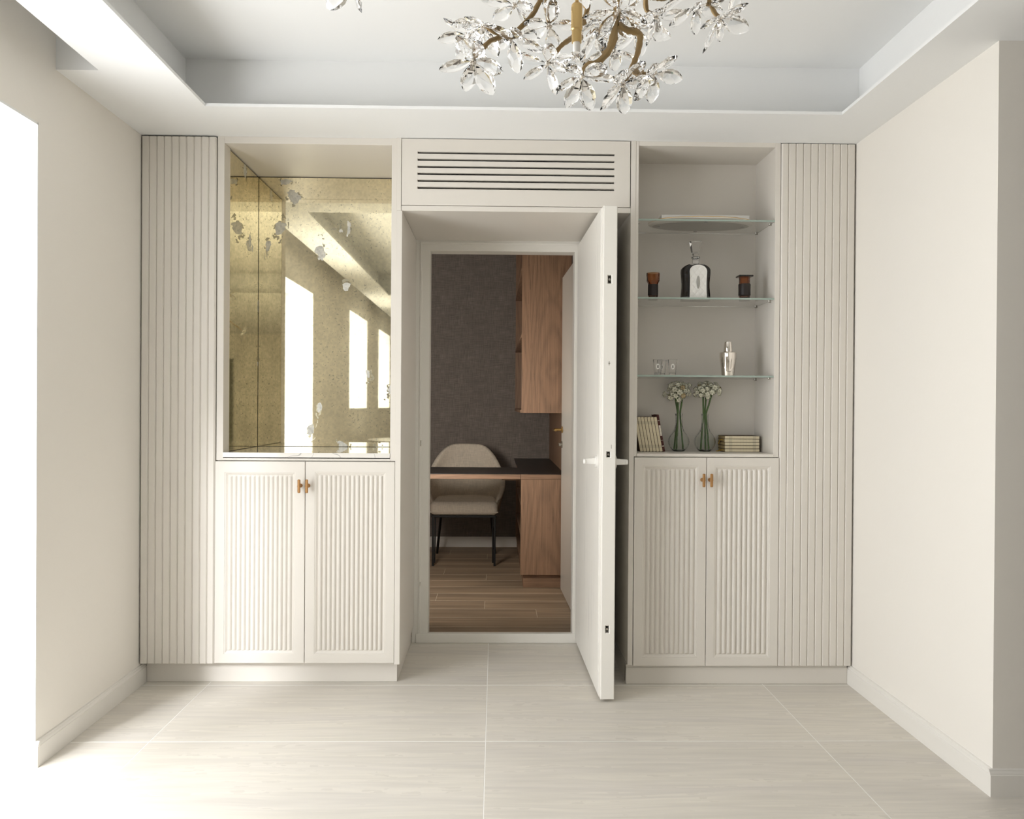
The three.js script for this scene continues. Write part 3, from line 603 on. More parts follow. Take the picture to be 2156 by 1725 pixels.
{ // decanter: flattened bottle with waisted sides, quilted white plate, glass stopper
  const t = thing('decanter', 'glass decanter of dark liquor with a white quilted front plate', 'decanter', [0.878, 1.6825, -3.645]);
  const sc = 1.0;
  const bottle = (inset, y0, y1, off) => {            // rounded-rectangle sections stacked along y
    const secs = [], W = (y) => { const q = y; if (q < 0.125) return 0.0625 + 0.002 * Math.cos(q / 0.125 * 6.283) - 0.0005; const k = Math.min(1, (q - 0.125) / 0.03); return 0.0165 + (0.0640 - 0.0165) * Math.pow(Math.max(0, 1 - k * k * 0.985), 0.62); };
    const N = 36; for (let i = 0; i <= N; i++) { const y = y0 + (y1 - y0) * i / N, w = Math.max(0.004, W(y) - inset), dp = Math.min(0.034 - inset, w); secs.push([y, w, Math.max(dp, 0.004)]); }
    const pos = [], idx = [], K = 40; for (const [y, w, dp] of secs) for (let k = 0; k < K; k++) { const a = k / K * Math.PI * 2, e = w > 0.03 ? 0.5 : 0.5 + 0.5 * (0.03 - w) / 0.026, c = Math.cos(a), s = Math.sin(a); pos.push(w * Math.sign(c) * Math.pow(Math.abs(c), e), y, dp * Math.sign(s) * Math.pow(Math.abs(s), e)); }
    for (let i = 0; i < secs.length - 1; i++) for (let k = 0; k < K; k++) { const a = i * K + k, b = i * K + (k + 1) % K; idx.push(a, a + K, b + K, a, b + K, b); }
    for (let k = 1; k < K - 1; k++) { idx.push(0, k, k + 1); const o = (secs.length - 1) * K; idx.push(o, o + k + 1, o + k); }
    const g = new THREE.BufferGeometry(); g.setAttribute('position', new THREE.Float32BufferAttribute(pos, 3)); g.setIndex(idx); return toCreasedNormals(g, 0.7);
  };
  const uvless = (g) => { if (!g.attributes.uv) g.setAttribute('uv', new THREE.Float32BufferAttribute(new Float32Array(g.attributes.position.count * 2), 2)); return g; };
  part(t, 'bottle', local(uvless(bottle(0, 0, 0.155))), M.glassClear);
  part(t, 'liquor', local(uvless(bottle(0.0035, 0.009, 0.1475))), M.liquor);
  part(t, 'neck', local(lathe([[0.0125, 0.153], [0.0168, 0.155], [0.0158, 0.163], [0.0155, 0.178], [0.0195, 0.181], [0.0195, 0.186], [0.0145, 0.188], [0.0115, 0.186], [0.0115, 0.155]], 32)), M.glassClear);
  // quilted plate: arch outline with raised lozenges
  const PW = 0.0385, PH = 0.146, arch = (x) => PH - 0.030 + 0.030 * Math.sqrt(Math.max(0, 1 - Math.pow(Math.abs(x) / PW, 2.3))), NX = 44, NY = 76, pos = [], idx = [];
  for (let j = 0; j <= NY; j++) for (let i = 0; i <= NX; i++) {
    const f = (i / NX) * 2 - 1, v = j / NY, y = v * arch(f * PW * 0.999), waist = 1 - 0.09 * Math.sin(Math.min(1, y / 0.12) * Math.PI) * 0.7, x = f * PW * waist;
    const edge = Math.min(1 - Math.abs(f), v, 1 - v) < 0.05 ? 1 : 0, a = (x / 0.026 + y / 0.032), b = (x / 0.026 - y / 0.032), q = Math.abs(Math.sin(a * Math.PI)) * Math.abs(Math.sin(b * Math.PI)), ovx = x / 0.0085, ovy = (y - 0.07) / 0.029, ov = Math.hypot(ovx, ovy);
    const z = edge ? 0.0032 : ov < 1.25 ? (ov < 1 ? 0.0012 : 0.0042) : 0.0008 + 0.0034 * Math.sqrt(q);
    pos.push(x, y + 0.0006, z);
  }
  for (let j = 0; j < NY; j++) for (let i = 0; i < NX; i++) { const a = j * (NX + 1) + i; idx.push(a, a + 1, a + NX + 2, a, a + NX + 2, a + NX + 1); }
  const plate = new THREE.BufferGeometry(); plate.setAttribute('position', new THREE.Float32BufferAttribute(pos, 3)); plate.setIndex(idx); plate.computeVertexNormals(); plate.translate(0.004, 0, 0.0352);
  const plateBack = slab([...Array(25)].map((_, i) => { const f = i / 12 - 1; return [0.004 + f * PW * 0.9, arch(f * PW)]; }).reverse().concat([[0.004 - PW * 0.96, 0.0006], [0.004 + PW * 0.96, 0.0006]]).map(([x, y]) => [x, y]), 0.002); plateBack.translate(0, 0, 0.0357);
  const pl = part(t, 'front_plate', local(merge([uvless(plate), uvless(plateBack)])), M.quilt);
  const oval = new THREE.SphereGeometry(1, 20, 14); oval.scale(0.0078, 0.0275, 0.0022); oval.translate(0.004, 0.0706, 0.0372); part(pl, 'oval_medallion', local(oval), M.pewter);
  // solid square-cut stopper
  const st = new THREE.CylinderGeometry(0.0345, 0.0225, 0.05, 4, 1); st.rotateY(Math.PI / 4); st.scale(1, 1, 0.75); st.translate(0, 0.231, 0);
  const sn = lathe([[0, 0.175], [0.0105, 0.175], [0.0112, 0.19], [0.014, 0.2], [0.016, 0.2065], [0, 0.2065]], 24);
  part(t, 'stopper', local(merge([toCreasedNormals(st, 0.3), sn])), M.glassClear);
}
{
  const t = thing('amber_vase', 'round-topped amber glass vase with a dark wrap', 'vase', [0.6885, 1.6825, -3.632]);
  part(t, 'body', local(lathe([[0, 0.0], [0.0205, 0.0], [0.0205, 0.06], [0.023, 0.068], [0.0285, 0.078], [0.0285, 0.096], [0.0295, 0.1], [0.0295, 0.112], [0.0265, 0.112], [0.0255, 0.08], [0.018, 0.066], [0.017, 0.008], [0, 0.008]], 44)), M.amber);
  part(t, 'wrap', local(lathe([[0.0207, 0.014], [0.0222, 0.014], [0.0226, 0.03], [0.0222, 0.062], [0.0207, 0.062]], 40)), M.leather);
}
{
  const t = thing('amber_vase', 'square-topped amber glass vase with a dark wrap', 'vase', [1.0925, 1.6825, -3.632]);
  const top = new RoundedBoxGeometry(0.063, 0.0075, 0.056, 2, 0.0025); top.translate(0, 0.1015, 0);
  part(t, 'body', local(merge([lathe([[0, 0], [0.0235, 0], [0.0235, 0.099], [0.0205, 0.099], [0.0195, 0.008], [0, 0.008]], 44)])), M.amber);
  part(t, 'square_rim', local(top), M.amber);
  const R = rng(5), wr = lathe([[0.0237, 0.017], [0.0262, 0.018], [0.0258, 0.04], [0.0266, 0.064], [0.0256, 0.068], [0.0237, 0.068]], 40); part(t, 'wrap', local(wr), M.leather);
}
// shot glasses with a printed white oval
{
  const cv = document.createElement('canvas'); cv.width = 64; cv.height = 96; const c = cv.getContext('2d'); c.fillStyle = '#f4f1ea'; c.fillRect(0, 0, 64, 96); c.fillStyle = '#4b453d'; c.font = 'bold 66px sans-serif'; c.textAlign = 'center'; c.textBaseline = 'middle'; c.fillText('8', 32, 50);
  const ct = new THREE.CanvasTexture(cv); ct.colorSpace = THREE.SRGBColorSpace; const badgeM = std({ map: ct, roughness: 0.5 });
  const spots = [[0.709, 3.618, 'small clear shot glass with a white oval, leftmost on the lower shelf'], [0.7365, 3.668, 'small clear shot glass with a white oval, standing behind the other two'], [0.7745, 3.620, 'small clear shot glass with a white oval, nearest to the shaker']];
  const t = thing('shot_glass', spots[0][2], 'glass', [0, 1.3455, 0], 'shot glasses');
  part(t, 'glass', local(lathe([[0.0142, 0.001], [0.0212, 0.0685], [0.0198, 0.0685], [0.0148, 0.012], [0.0142, 0.001]], 36)), M.thinGlass);
  part(t, 'base', local(lathe([[0, 0], [0.0135, 0], [0.0142, 0.001], [0.0152, 0.0105], [0.0145, 0.0115], [0, 0.011]], 36)), M.glassClear);
  { const lip = new THREE.TorusGeometry(0.0212, 0.0006, 8, 36); lip.rotateX(Math.PI / 2); lip.translate(0, 0.0685, 0); part(t, 'rim', local(lip), M.glassClear); }
  const b = new THREE.CircleGeometry(1, 28); { const p = b.attributes.position; for (let i = 0; i < p.count; i++) { const x = p.getX(i) * 0.0078, y = p.getY(i) * 0.0125 + 0.038, r = 0.0142 + (y / 0.068) * 0.007 + 0.0004; p.setXYZ(i, x, y, Math.sqrt(r * r - x * x)); } b.computeVertexNormals(); }
  part(t, 'printed_oval', local(b), badgeM);
  t.position.set(spots[0][0], 1.3455, -spots[0][1]); t.rotation.y = -0.15;
  for (const [x, d, l] of spots.slice(1)) { const q = t.clone(); q.name = numbered('shot_glass'); q.userData = { ...t.userData, label: l }; q.position.set(x, 1.3455, -d); scene.add(q); }
}
{
  const t = thing('cocktail_shaker', 'polished steel cocktail shaker on the lower glass shelf', 'shaker', [1.0265, 1.3455, -3.648]);
  part(t, 'body', local(lathe([[0, 0.0], [0.0258, 0.0], [0.0264, 0.0015], [0.0365, 0.082], [0.0369, 0.099], [0.0365, 0.1025], [0.0358, 0.1035], [0.0205, 0.109], [0, 0.109]], 64, 0.35)), M.chrome);
  part(t, 'cap', local(lathe([[0.0188, 0.1085], [0.0191, 0.113], [0.0186, 0.12], [0.0158, 0.148], [0.0148, 0.151], [0, 0.1515]], 48, 0.35)), M.chrome);
}

// ---------------------------------------------------------------- books
{
  const H = 0.157, T = 0.01445, D = 0.118, lean = 0.181, BX = 0.6505, words = ['leftmost of the leaning row, by the niche post', 'second from the niche post in the leaning row', 'third from the niche post in the leaning row', 'fourth from the niche post, middle of the leaning row', 'fifth from the niche post in the leaning row', 'second cream one left of the maroon book', 'touching the maroon book'];
  // local axes: x = thickness, y = height, spine at z = 0 towards the room
  const bands = tex(8, 256, (u, v) => { const q = v * 12, k = (q > 1.2 && q < 2.3) || (q > 9.4 && q < 10.6) ? 0.93 : (q % 1.1) < 0.08 ? 0.96 : 1; return [225 * k, 213 * k, 183 * k]; }, true);
  const spineM = std({ map: bands, roughness: 0.75 });
  const book = (name, label, group, h, th, dp, coverM, spM) => {
    const t = thing(name, label, 'book', [0, 0, 0], group);
    part(t, 'cover', local(merge([bx(-th / 2, -th / 2 + 0.0013, 0, h, 0.001, dp, 0.0004), bx(th / 2 - 0.0013, th / 2, 0, h, 0.001, dp, 0.0004)])), coverM);
    const sp = new RoundedBoxGeometry(th - 0.0016, h, 0.004, 2, 0.0018); sp.translate(0, h / 2, -0.002); const p = sp.attributes.position, uv = sp.attributes.uv; for (let i = 0; i < p.count; i++) uv.setXY(i, 0.5, p.getY(i) / h);
    part(t, 'spine', local(sp), spM);
    part(t, 'pages', local(bx(-th / 2 + 0.0014, th / 2 - 0.0014, 0.002, h - 0.002, 0.004, dp - 0.003)), M.pages);
    return t;
  };
  let proto = null;
  for (let i = 0; i < 7; i++) {
    const label = `cream paperback ${words[i]}`;
    let t; if (!proto) t = proto = book('book', label, 'leaning cream paperbacks', H, T, D, M.binding, spineM); else { t = proto.clone(); t.name = numbered('book'); t.userData = { ...proto.userData, label }; scene.add(t); }
    const w = T / Math.cos(lean);
    t.position.set(BX + w * (i + 0.5), 1.0055 + Math.sin(lean) * T / 2, -3.712); t.rotation.z = lean;
  }
  const cv = document.createElement('canvas'); cv.width = 48; cv.height = 512; const c = cv.getContext('2d'); c.fillStyle = '#48190f'; c.fillRect(0, 0, 48, 512); c.fillStyle = '#e8dfd0'; c.fillRect(4, 78, 40, 5); c.fillRect(4, 352, 40, 5);
  c.save(); c.translate(22, 216); c.rotate(Math.PI / 2); c.font = 'italic 30px serif'; c.textAlign = 'center'; c.textBaseline = 'middle'; for (let k = 0; k < 9; k++) { c.fillRect(-70 + k * 16, -8 + (k % 3) * 3, 9, 12 - (k % 2) * 5); c.fillRect(-66 + k * 16, -4, 14, 3); } c.restore(); c.beginPath(); c.arc(24, 435, 7, 0, 7); c.fill();
  const mt = new THREE.CanvasTexture(cv); mt.colorSpace = THREE.SRGBColorSpace;
  const dark = book('book', 'maroon book at the right end of the leaning row', null, 0.168, 0.0105, 0.122, M.maroon, std({ map: mt, roughness: 0.6 })); delete dark.userData.group;
  dark.position.set(BX + (T / Math.cos(lean)) * 7 + 0.0056, 1.0055 + Math.sin(lean) * 0.0105 / 2, -3.712); dark.rotation.z = lean;
  // lying stack: the long edge with the spine to the front
  const order = ['bottom', 'second lowest', 'middle', 'second highest', 'top'];
  for (let i = 0; i < 5; i++) {
    const t = proto.clone(); t.name = numbered('book'); t.userData = { label: `cream paperback lying in the stack of five, ${order[i]} one`, category: 'book', group: 'stack of cream paperbacks' };
    t.rotation.z = Math.PI / 2; t.position.set(1.1925 - [0, 0.0006, 0.0002, 0.001, 0.0004][i], 1.0056 + (T + 0.0002) * (i + 0.5), -3.7175 - 0.0005 * (i % 2));
    scene.add(t);
    if (i === 0 || i === 3) {                          // ribbons: strips that hang out of the left edge
      const y0 = 0; const pts = i ? [[0.002, 0.158, -0.03], [0.0035, 0.1605, -0.045], [-0.004, 0.162, -0.07], [-0.018, 0.1625, -0.088]] : [[0.002, 0.158, -0.03], [0.0, 0.162, -0.045], [-0.005, 0.168, -0.06], [-0.0068, 0.176, -0.075]];
      const g = new THREE.TubeGeometry(new THREE.CatmullRomCurve3(pts.map((p) => new THREE.Vector3(...p))), 20, 0.0016, 6); part(t, 'ribbon', local(g), M.ribbon);
    }
  }
}

// ---------------------------------------------------------------- vases of white flowers
function vase(label, x, d) {
  const t = thing('glass_vase', label, 'vase', [x, 1.0052, -d], 'glass bud vases');
  const o = [[0, 0.0], [0.022, 0.0], [0.027, 0.002], [0.038, 0.014], [0.0462, 0.031], [0.0484, 0.043], [0.0462, 0.058], [0.038, 0.074], [0.026, 0.09], [0.0195, 0.105], [0.0165, 0.122], [0.0155, 0.142], [0.0158, 0.16], [0.0172, 0.171]];
  part(t, 'glass', local(lathe([...o, ...o.slice(1).reverse().map(([r, y], i) => [Math.max(0, r - 0.0022), i ? Math.max(0.005, y) : y]), [0, 0.005]], 48, 1.2)), M.thinGlass);
  const lip = new THREE.TorusGeometry(0.0172, 0.0011, 8, 40); lip.rotateX(Math.PI / 2); lip.translate(0, 0.171, 0); part(t, 'lip', local(lip), M.glassClear);
  part(t, 'foot', local(lathe([[0, 0.0005], [0.0225, 0.0005], [0.0245, 0.0018], [0.021, 0.0042], [0, 0.0048]], 40)), M.glassClear);
  return t;
}
function waterIn(t) {
  const w = lathe([[0, 0.0046], [0.0246, 0.0046], [0.0358, 0.0148], [0.044, 0.031], [0.0461, 0.043], [0.044, 0.058], [0.0356, 0.074], [0.0236, 0.09], [0.0185, 0.098], [0, 0.098]], 48, 1.2); part(t, 'water', local(w), M.water);
}
const floretGeo = (() => {                              // six pointed petals, cupped, and a small eye
  const pos = [], idx = []; const L = 0.0128, W = 0.0046;
  for (let k = 0; k < 6; k++) {
    const a = k * Math.PI / 3, c = Math.cos(a), s = Math.sin(a), r = (x, y, z) => { pos.push(c * x - s * y, s * x + c * y, z); return pos.length / 3 - 1; };
    const p0 = r(0.0008, 0, 0.001), p1 = r(L * 0.5, W, 0.0024), p2 = r(L * 0.5, -W, 0.0024), p3 = r(L, 0, 0.0012), pm = r(L * 0.55, 0, 0.0012), q0 = r(L * 0.5, 0, 0.0004);
    idx.push(p0, pm, p1, p1, pm, p3, p0, p2, pm, p2, p3, pm, p0, p1, q0, p1, p3, q0, p0, q0, p2, q0, p3, p2);
  }
  const g = new THREE.BufferGeometry(); g.setAttribute('position', new THREE.Float32BufferAttribute(pos, 3)); g.setIndex(idx); g.computeVertexNormals(); return g;
})();
const eyeGeo = local((() => { const g = new THREE.ConeGeometry(0.0022, 0.0035, 8); g.rotateX(-Math.PI / 2); g.translate(0, 0, 0.0022); return g; })());
local(floretGeo);
function flowerStem(label, base, mid, head, seed, nF, spread, lower) {
  const R = rng(seed), t = thing('flower_stem', label, 'flower', base), rel = (p) => [p[0] - base[0], p[1] - base[1], p[2] - base[2]];
  const B = [0, 0, 0], Mi = rel(mid), Hd = rel(head);
  part(t, 'stem', local(tube([B, Mi.map((v, i) => v * 0.5 + B[i] * 0.5), Mi, Mi.map((v, i) => (v + Hd[i]) / 2), Hd], 0.004, 30, 8)), M.stem);
  for (let i = 0; i < nF; i++) {
    const u = (i + 0.5) / nF, ph = i * 2.39996 + seed, th = Math.acos(1 - u * (lower ? 1.75 : 1.45)), dir = new THREE.Vector3(Math.sin(th) * Math.cos(ph), Math.cos(th) * 0.9, Math.sin(th) * Math.sin(ph)), r = spread * (0.72 + 0.4 * R());
    const tip = new THREE.Vector3(Hd[0] + dir.x * r, Hd[1] + 0.012 + dir.y * r, Hd[2] + dir.z * r * 0.72), c1 = new THREE.Vector3(Hd[0] + dir.x * r * 0.35, Hd[1] + 0.012 + dir.y * r * 0.55, Hd[2] + dir.z * r * 0.3);
    const ped = part(t, 'pedicel', local(new THREE.TubeGeometry(new THREE.QuadraticBezierCurve3(new THREE.Vector3(...Hd), c1, tip), 8, 0.00085, 5)), M.pedicel);
    const dried = R() < 0.07;
    const f = part(ped, 'floret', floretGeo, dried ? M.driedPetal : M.petal); f.position.copy(tip);
    const face = dir.clone().add(new THREE.Vector3((R() - 0.5) * 0.8, (R() - 0.5) * 0.6, 0.8)).normalize(); f.quaternion.setFromUnitVectors(new THREE.Vector3(0, 0, 1), face); f.rotateZ(R() * 6); const k = 1.0 + R() * 0.4; f.scale.setScalar(k);
  }
}
{
  const VL = [0.8378, 3.772], VR = [0.9572, 3.772], Y = 1.0055;
  const a = vase('clear glass bud vase of white flowers nearer the leaning books', ...VL); waterIn(a);
  const b = vase('clear glass bud vase of white flowers nearer the book stack', ...VR); waterIn(b);
  const S = (v, label, bx_, bz, mx, hx, hy, hz, seed, n, sp, lower) => flowerStem(label, [v[0] + bx_, Y + 0.006, -v[1] + bz], [v[0] + mx, Y + 0.168, -v[1]], [v[0] + hx, hy, -v[1] + hz], seed, n, sp, lower);
  S(VL, 'white flower stem standing upright in the middle of the left vase', -0.012, 0.008, -0.004, -0.006, 1.272, 0.006, 11, 24, 0.043, true);
  S(VL, 'white flower stem leaning right in the left vase', 0.022, -0.006, 0.006, 0.018, 1.268, -0.004, 12, 17, 0.038);
  S(VL, 'white flower stem leaning left with drooping florets in the left vase', -0.02, -0.004, -0.006, -0.016, 1.252, -0.002, 13, 17, 0.043, true);
  S(VR, 'white flower stem on the left side of the right vase', -0.02, 0.006, -0.007, -0.012, 1.264, 0.012, 14, 19, 0.037, true);
  S(VR, 'white flower stem upright at the back of the right vase', 0.006, -0.008, 0.0, 0.008, 1.276, -0.01, 15, 17, 0.038);
  S(VR, 'white flower stem leaning right in the right vase', 0.018, 0.004, 0.006, 0.03, 1.268, 0.004, 16, 20, 0.042);
}

// ---------------------------------------------------------------- chandelier of crystal blossoms on gilt branches
{
  const C = [0.15, 2.585, -1.33], t = thing('chandelier', 'gilt branch chandelier hung with clear crystal blossoms', 'chandelier', C);
  const w = (p) => [p[0] - C[0], p[1] - C[1], p[2] - C[2]];
  part(t, 'canopy', local(lathe([[0, 0], [0.06, 0], [0.06, -0.012], [0.045, -0.022], [0.008, -0.026], [0, -0.026]], 36)), M.bark);
  part(t, 'rod', local(tube([[0, -0.02, 0], [0, -0.22, 0], [0, -0.42, 0]], 0.008, 10, 12)), M.bark);
  const hub = [0.15, 2.13, -1.33];
  const up = (p, k = 1) => [p[0] * 0.45 + hub[0] * 0.55, Math.max(p[1], 1.99) * 0.4 + hub[1] * 0.6 + 0.02 * k, p[2] * 0.45 + hub[2] * 0.55];
  const branches = [
    [0.0075, 0.0052, 1, [[0.203, 1.946, -1.36], [0.197, 1.891, -1.36], [0.195, 1.852, -1.36], [0.186, 1.801, -1.36], [0.167, 1.775, -1.36], [0.146, 1.766, -1.36], [0.139, 1.753, -1.36]]],
    [0.0062, 0.0036, 0, [[0.195, 1.835, -1.36], [0.213, 1.832, -1.37], [0.234, 1.83, -1.38], [0.237, 1.816, -1.38], [0.231, 1.792, -1.38], [0.224, 1.774, -1.38], [0.217, 1.761, -1.38], [0.21, 1.75, -1.38]]],
    [0.0036, 0.0034, 0, [[0.224, 1.775, -1.38], [0.234, 1.771, -1.39], [0.248, 1.771, -1.4], [0.262, 1.774, -1.4]]],
    [0.0085, 0.0038, 1, [[0.273, 1.955, -1.42], [0.26, 1.927, -1.45], [0.261, 1.91, -1.46], [0.266, 1.903, -1.46], [0.276, 1.9, -1.46]]],
    [0.0065, 0.0038, 1, [[0.322, 1.945, -1.4], [0.36, 1.915, -1.42], [0.365, 1.899, -1.42], [0.372, 1.885, -1.42], [0.378, 1.879, -1.42]]],
    [0.0062, 0.0046, 1, [[0.106, 1.952, -1.42], [0.09, 1.926, -1.45], [0.086, 1.909, -1.45], [0.087, 1.893, -1.45], [0.09, 1.878, -1.45]]],
    [0.006, 0.0036, 1, [[0.082, 1.935, -1.42], [0.065, 1.896, -1.44], [0.052, 1.878, -1.44], [0.03, 1.853, -1.43], [0.003, 1.84, -1.41], [-0.01, 1.839, -1.4], [-0.019, 1.847, -1.4]]],
    [0.0042, 0.0036, 0, [[0.03, 1.853, -1.43], [0.001, 1.837, -1.42], [-0.015, 1.821, -1.4], [-0.029, 1.801, -1.39], [-0.038, 1.784, -1.38]]],
    [0.006, 0.0034, 1, [[0.167, 1.968, -1.45], [0.163, 1.935, -1.5], [0.154, 1.905, -1.5], [0.133, 1.867, -1.48], [0.114, 1.845, -1.46], [0.097, 1.82, -1.45], [0.088, 1.81, -1.45]]],
    [0.005, 0.0036, 0, [[0.154, 1.905, -1.5], [0.163, 1.896, -1.52], [0.175, 1.89, -1.53], [0.196, 1.882, -1.54], [0.217, 1.88, -1.55]]],
    [0.006, 0.0036, 1, [[-0.02, 1.99, -1.2], [-0.10, 1.905, -1.18], [-0.16, 1.86, -1.19], [-0.205, 1.828, -1.2]]],
    [0.006, 0.0036, 1, [[0.02, 2.07, -1.22], [-0.04, 2.09, -1.2], [-0.09, 2.125, -1.16]]],
    [0.006, 0.0036, 1, [[0.36, 2.03, -1.25], [0.45, 1.98, -1.2], [0.5, 1.95, -1.18]]],
    [0.006, 0.0036, 1, [[0.16, 2.03, -1.15], [0.2, 1.98, -1.05], [0.19, 1.95, -0.97]]],
  ];
  branches.forEach(([r0, r1, rooted, pts], i) => part(t, 'branch', local(branchTube((rooted ? [hub, up(pts[0]), ...pts] : pts).map(w), r0, r1, 300 + i, rooted ? 60 : 32)), M.bark));
  { // cut stubs on the thick right-hand limb
    part(t, 'branch', local(branchTube([[0.262, 1.934, -1.45], [0.285, 1.925, -1.44], [0.303, 1.922, -1.43]].map(w), 0.0115, 0.0085, 333, 20, 12)), M.bark);
    const hubBall = new THREE.SphereGeometry(0.024, 20, 14); hubBall.scale(1, 1.3, 1); hubBall.translate(...w(hub)); part(t, 'hub', local(hubBall), M.bark);
  }
  // petals: faceted almond-shaped drops
  const petalGeo = (seed) => {
    const R = rng(seed), L = 0.053, W = 0.0142, Tt = 0.0046, pts = [], prof = (q) => W * Math.pow(Math.sin(Math.PI * Math.pow(q, 1.12)), 0.66);
    pts.push(new THREE.Vector3(0, 0, 0), new THREE.Vector3(L, 0, 0));
    for (const q of [0.1, 0.28, 0.48, 0.68, 0.84, 0.95]) for (const s of [-1, 1]) pts.push(new THREE.Vector3(L * q, s * prof(q), 0));
    for (const s of [-1, 1]) for (const q of [0.3, 0.52, 0.74]) for (const e of [-0.5, 0.5]) pts.push(new THREE.Vector3(L * (q + (s > 0 ? 0.03 : 0)), e * prof(q), s * Tt * (0.8 + 0.25 * R())));
    for (const s of [-1, 1]) pts.push(new THREE.Vector3(L * 0.55, 0, s * Tt * 1.15));
    const g = new ConvexGeometry(pts); if (!g.attributes.uv) g.setAttribute('uv', new THREE.Float32BufferAttribute(new Float32Array(g.attributes.position.count * 2), 2)); return local(g);
  };
  const petals = [petalGeo(1), petalGeo(2), petalGeo(3)];
  const hubGeos = [1, 2].map((s) => { const R = rng(40 + s), parts = []; for (let i = 0; i < 11; i++) { const b = new THREE.IcosahedronGeometry(0.0021 + R() * 0.001, 1); b.translate((R() - 0.5) * 0.009, (R() - 0.5) * 0.009, (R() - 0.3) * 0.007); parts.push(b); } for (let i = 0; i < 7; i++) { const c = new THREE.CylinderGeometry(0.0003, 0.0003, 0.012, 4); c.translate(0, 0.006, 0); c.rotateX(Math.PI / 2 + (R() - 0.5) * 1.4); c.rotateZ(R() * 6.3); parts.push(c); } return local(merge(parts)); });
  const F = [[0.029, 1.908, -1.45], [-0.023, 1.85, -1.4], [0.024, 1.842, -1.43], [-0.04, 1.781, -1.38], [-0.055, 1.869, -1.48], [0.09, 1.874, -1.45], [0.087, 1.807, -1.45], [0.143, 1.865, -1.55], [0.138, 1.749, -1.36], [0.172, 1.857, -1.42], [0.194, 1.849, -1.34], [0.209, 1.747, -1.38], [0.265, 1.773, -1.4], [0.279, 1.899, -1.46], [0.217, 1.877, -1.55], [0.258, 1.904, -1.52], [0.343, 1.905, -1.44], [0.381, 1.877, -1.42],
    // out of the frame above, seen only in the mirror
    [-0.21, 1.821, -1.2], [-0.06, 1.885, -1.17], [-0.083, 2.047, -1.2], [-0.094, 2.133, -1.15], [0.055, 1.95, -1.42], [0.14, 1.945, -1.4], [0.23, 1.955, -1.46], [0.33, 1.955, -1.38], [0.5, 1.945, -1.18], [0.19, 1.94, -0.97], [0.42, 1.98, -1.3], [0.405, 1.925, -1.4]];
  const out = new THREE.Vector3();
  F.forEach((p, i) => {
    const R = rng(500 + i * 7);
    const f = part(t, 'crystal_flower', hubGeos[i % 2], M.chrome); f.position.set(...w(p)); 
    out.set(p[0] - hub[0], p[1] - hub[1], p[2] - hub[2]).normalize().add(new THREE.Vector3((R() - 0.5) * 0.9, -0.35 + (R() - 0.5) * 0.5, 0.35 + 0.75 * R())).normalize();
    f.quaternion.setFromUnitVectors(new THREE.Vector3(0, 0, 1), out);
    const n = 5 + (R() < 0.35 ? 1 : 0);
    for (let k = 0; k < n; k++) {
      const o = part(f, 'petal', petals[(i + k) % 3], M.crystal), a = (k + (R() - 0.5) * 0.35) / n * Math.PI * 2, tilt = 0.05 + R() * 0.55, s = 0.86 + R() * 0.26;
      const q = new THREE.Quaternion().setFromEuler(new THREE.Euler(0, 0, a)).multiply(new THREE.Quaternion().setFromEuler(new THREE.Euler(0, -tilt, 0))).multiply(new THREE.Quaternion().setFromEuler(new THREE.Euler((R() - 0.5) * 0.9, 0, 0)));
      o.quaternion.copy(q); o.position.set(0.0045, 0, 0).applyQuaternion(q); o.scale.setScalar(s);
    }
  });
  // two lamp holders with their capsule lamps, switched off
  for (const [x, y, z, rx] of [[0.131, 1.835, -1.38, 0], [0.066, 1.93, -1.40, 0.5]]) {
    const h = part(t, 'lamp_holder', local(lathe([[0.0, 0.062], [0.003, 0.062], [0.003, 0.047], [0.0045, 0.045], [0.0085, 0.041], [0.0095, 0.036], [0.0095, 0.0], [0.0082, -0.002], [0.0082, -0.022], [0.0, -0.022]], 32, 0.4)), M.goldTube); h.position.set(...w([x, y, z])); h.rotation.z = -rx;
    part(h, 'lamp', local(lathe([[0, -0.022], [0.0062, -0.022], [0.0062, -0.034], [0.005, -0.038], [0, -0.039]], 24, 0.6)), M.handleWhite);
    part(h, 'cable', local(tube([[0, 0.06, 0], [0.004, 0.1, 0.004], [0.01, 0.16, 0.01], [0.02, 0.24, 0.02]], 0.0018, 16, 6)), M.chrome);
  }
}

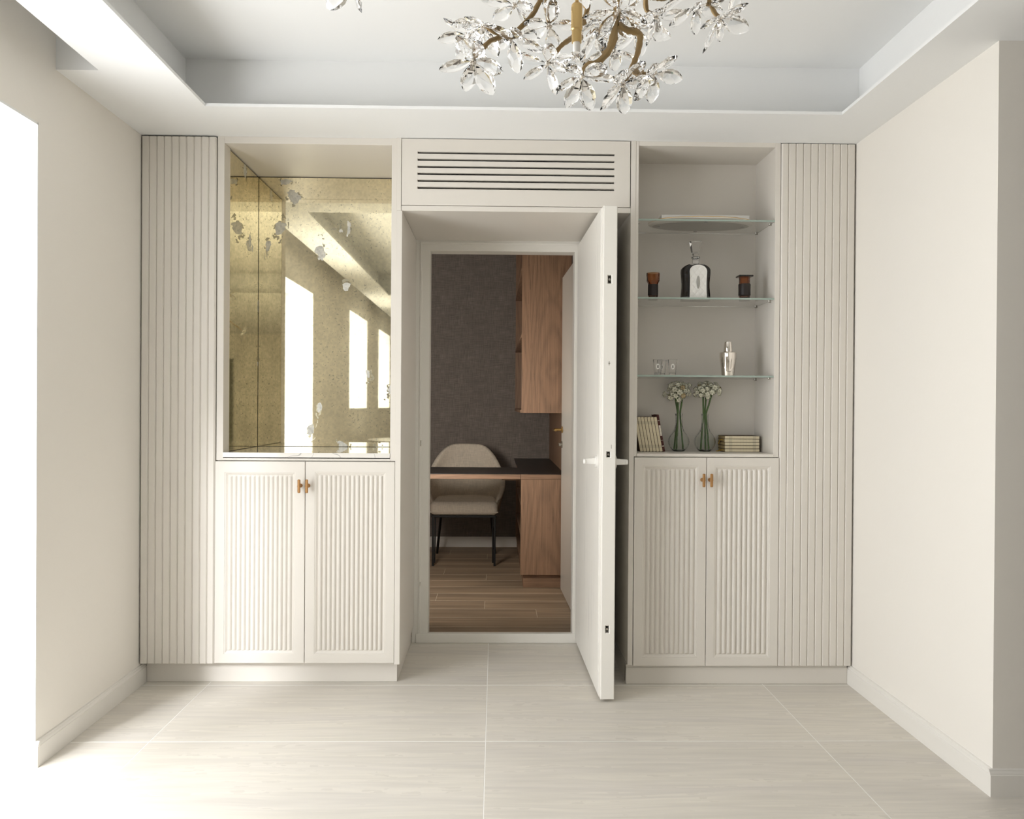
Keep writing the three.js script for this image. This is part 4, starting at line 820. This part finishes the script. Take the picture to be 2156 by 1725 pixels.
// ---------------------------------------------------------------- behind the camera, for the mirror
{
  const t = thing('pedestal_table', 'round white pedestal table whose edge shows in the mirror', 'table', [-0.82, 0, 1.1]);
  part(t, 'tabletop', local(lathe([[0, 0.78], [0.3, 0.785], [0.56, 0.808], [0.6, 0.82], [0.595, 0.826], [0, 0.828]], 64)), M.tableWhite);
  part(t, 'pedestal', local(lathe([[0, 0], [0.28, 0], [0.28, 0.01], [0.12, 0.05], [0.05, 0.2], [0.05, 0.6], [0.12, 0.785], [0, 0.785]], 48)), M.tableWhite);
}
{
  const t = thing('potted_plant', 'small clay pot with a red bloom on the middle window sill', 'plant', [-1.60, 1.17, 0.53]);
  part(t, 'pot', local(lathe([[0, 0], [0.05, 0], [0.062, 0.05], [0.066, 0.05], [0.066, 0.06], [0.055, 0.06], [0.05, 0.02], [0, 0.02]], 28)), M.terracotta);
  const R = rng(77); for (let i = 0; i < 12; i++) { const a = R() * 6.28, l = 0.06 + R() * 0.05, g = new THREE.SphereGeometry(1, 8, 6); g.scale(0.014, 0.004, l / 2); g.translate(0, 0, l / 2); g.rotateX(-0.5 - R() * 0.5); g.rotateY(a); g.translate(0, 0.055, 0); part(t, 'leaf', local(g), M.leaf); }
  const st = part(t, 'stem', local(tube([[0, 0.05, 0], [0.01, 0.25, -0.02], [0.03, 0.44, -0.03]], 0.003, 16, 6)), M.leaf);
  for (let i = 0; i < 6; i++) { const g = new THREE.SphereGeometry(1, 10, 8); g.scale(0.016, 0.005, 0.03); g.translate(0, 0, 0.025); g.rotateX(-0.5); g.rotateY(i * 1.047); g.translate(0.03, 0.44, -0.03); part(st, 'petal', local(g), M.redFlower); }
}
{
  const t = struct('door_3', 'grey green far door in the wall behind the camera');
  part(t, 'leaf', bx(1.95, 2.55, 0.01, 1.95, -5.5, -5.46), M.greenDoor);
  part(t, 'door_frame', merge([bx(1.87, 1.95, 0, 2.03, -5.5, -5.45), bx(1.95, 2.59, 1.95, 2.03, -5.5, -5.45)]), M.skirting);
}

scene.traverse((o) => { if (o.isMesh) { o.castShadow = true; o.receiveShadow = true; } });
renderer.render(scene, camera);
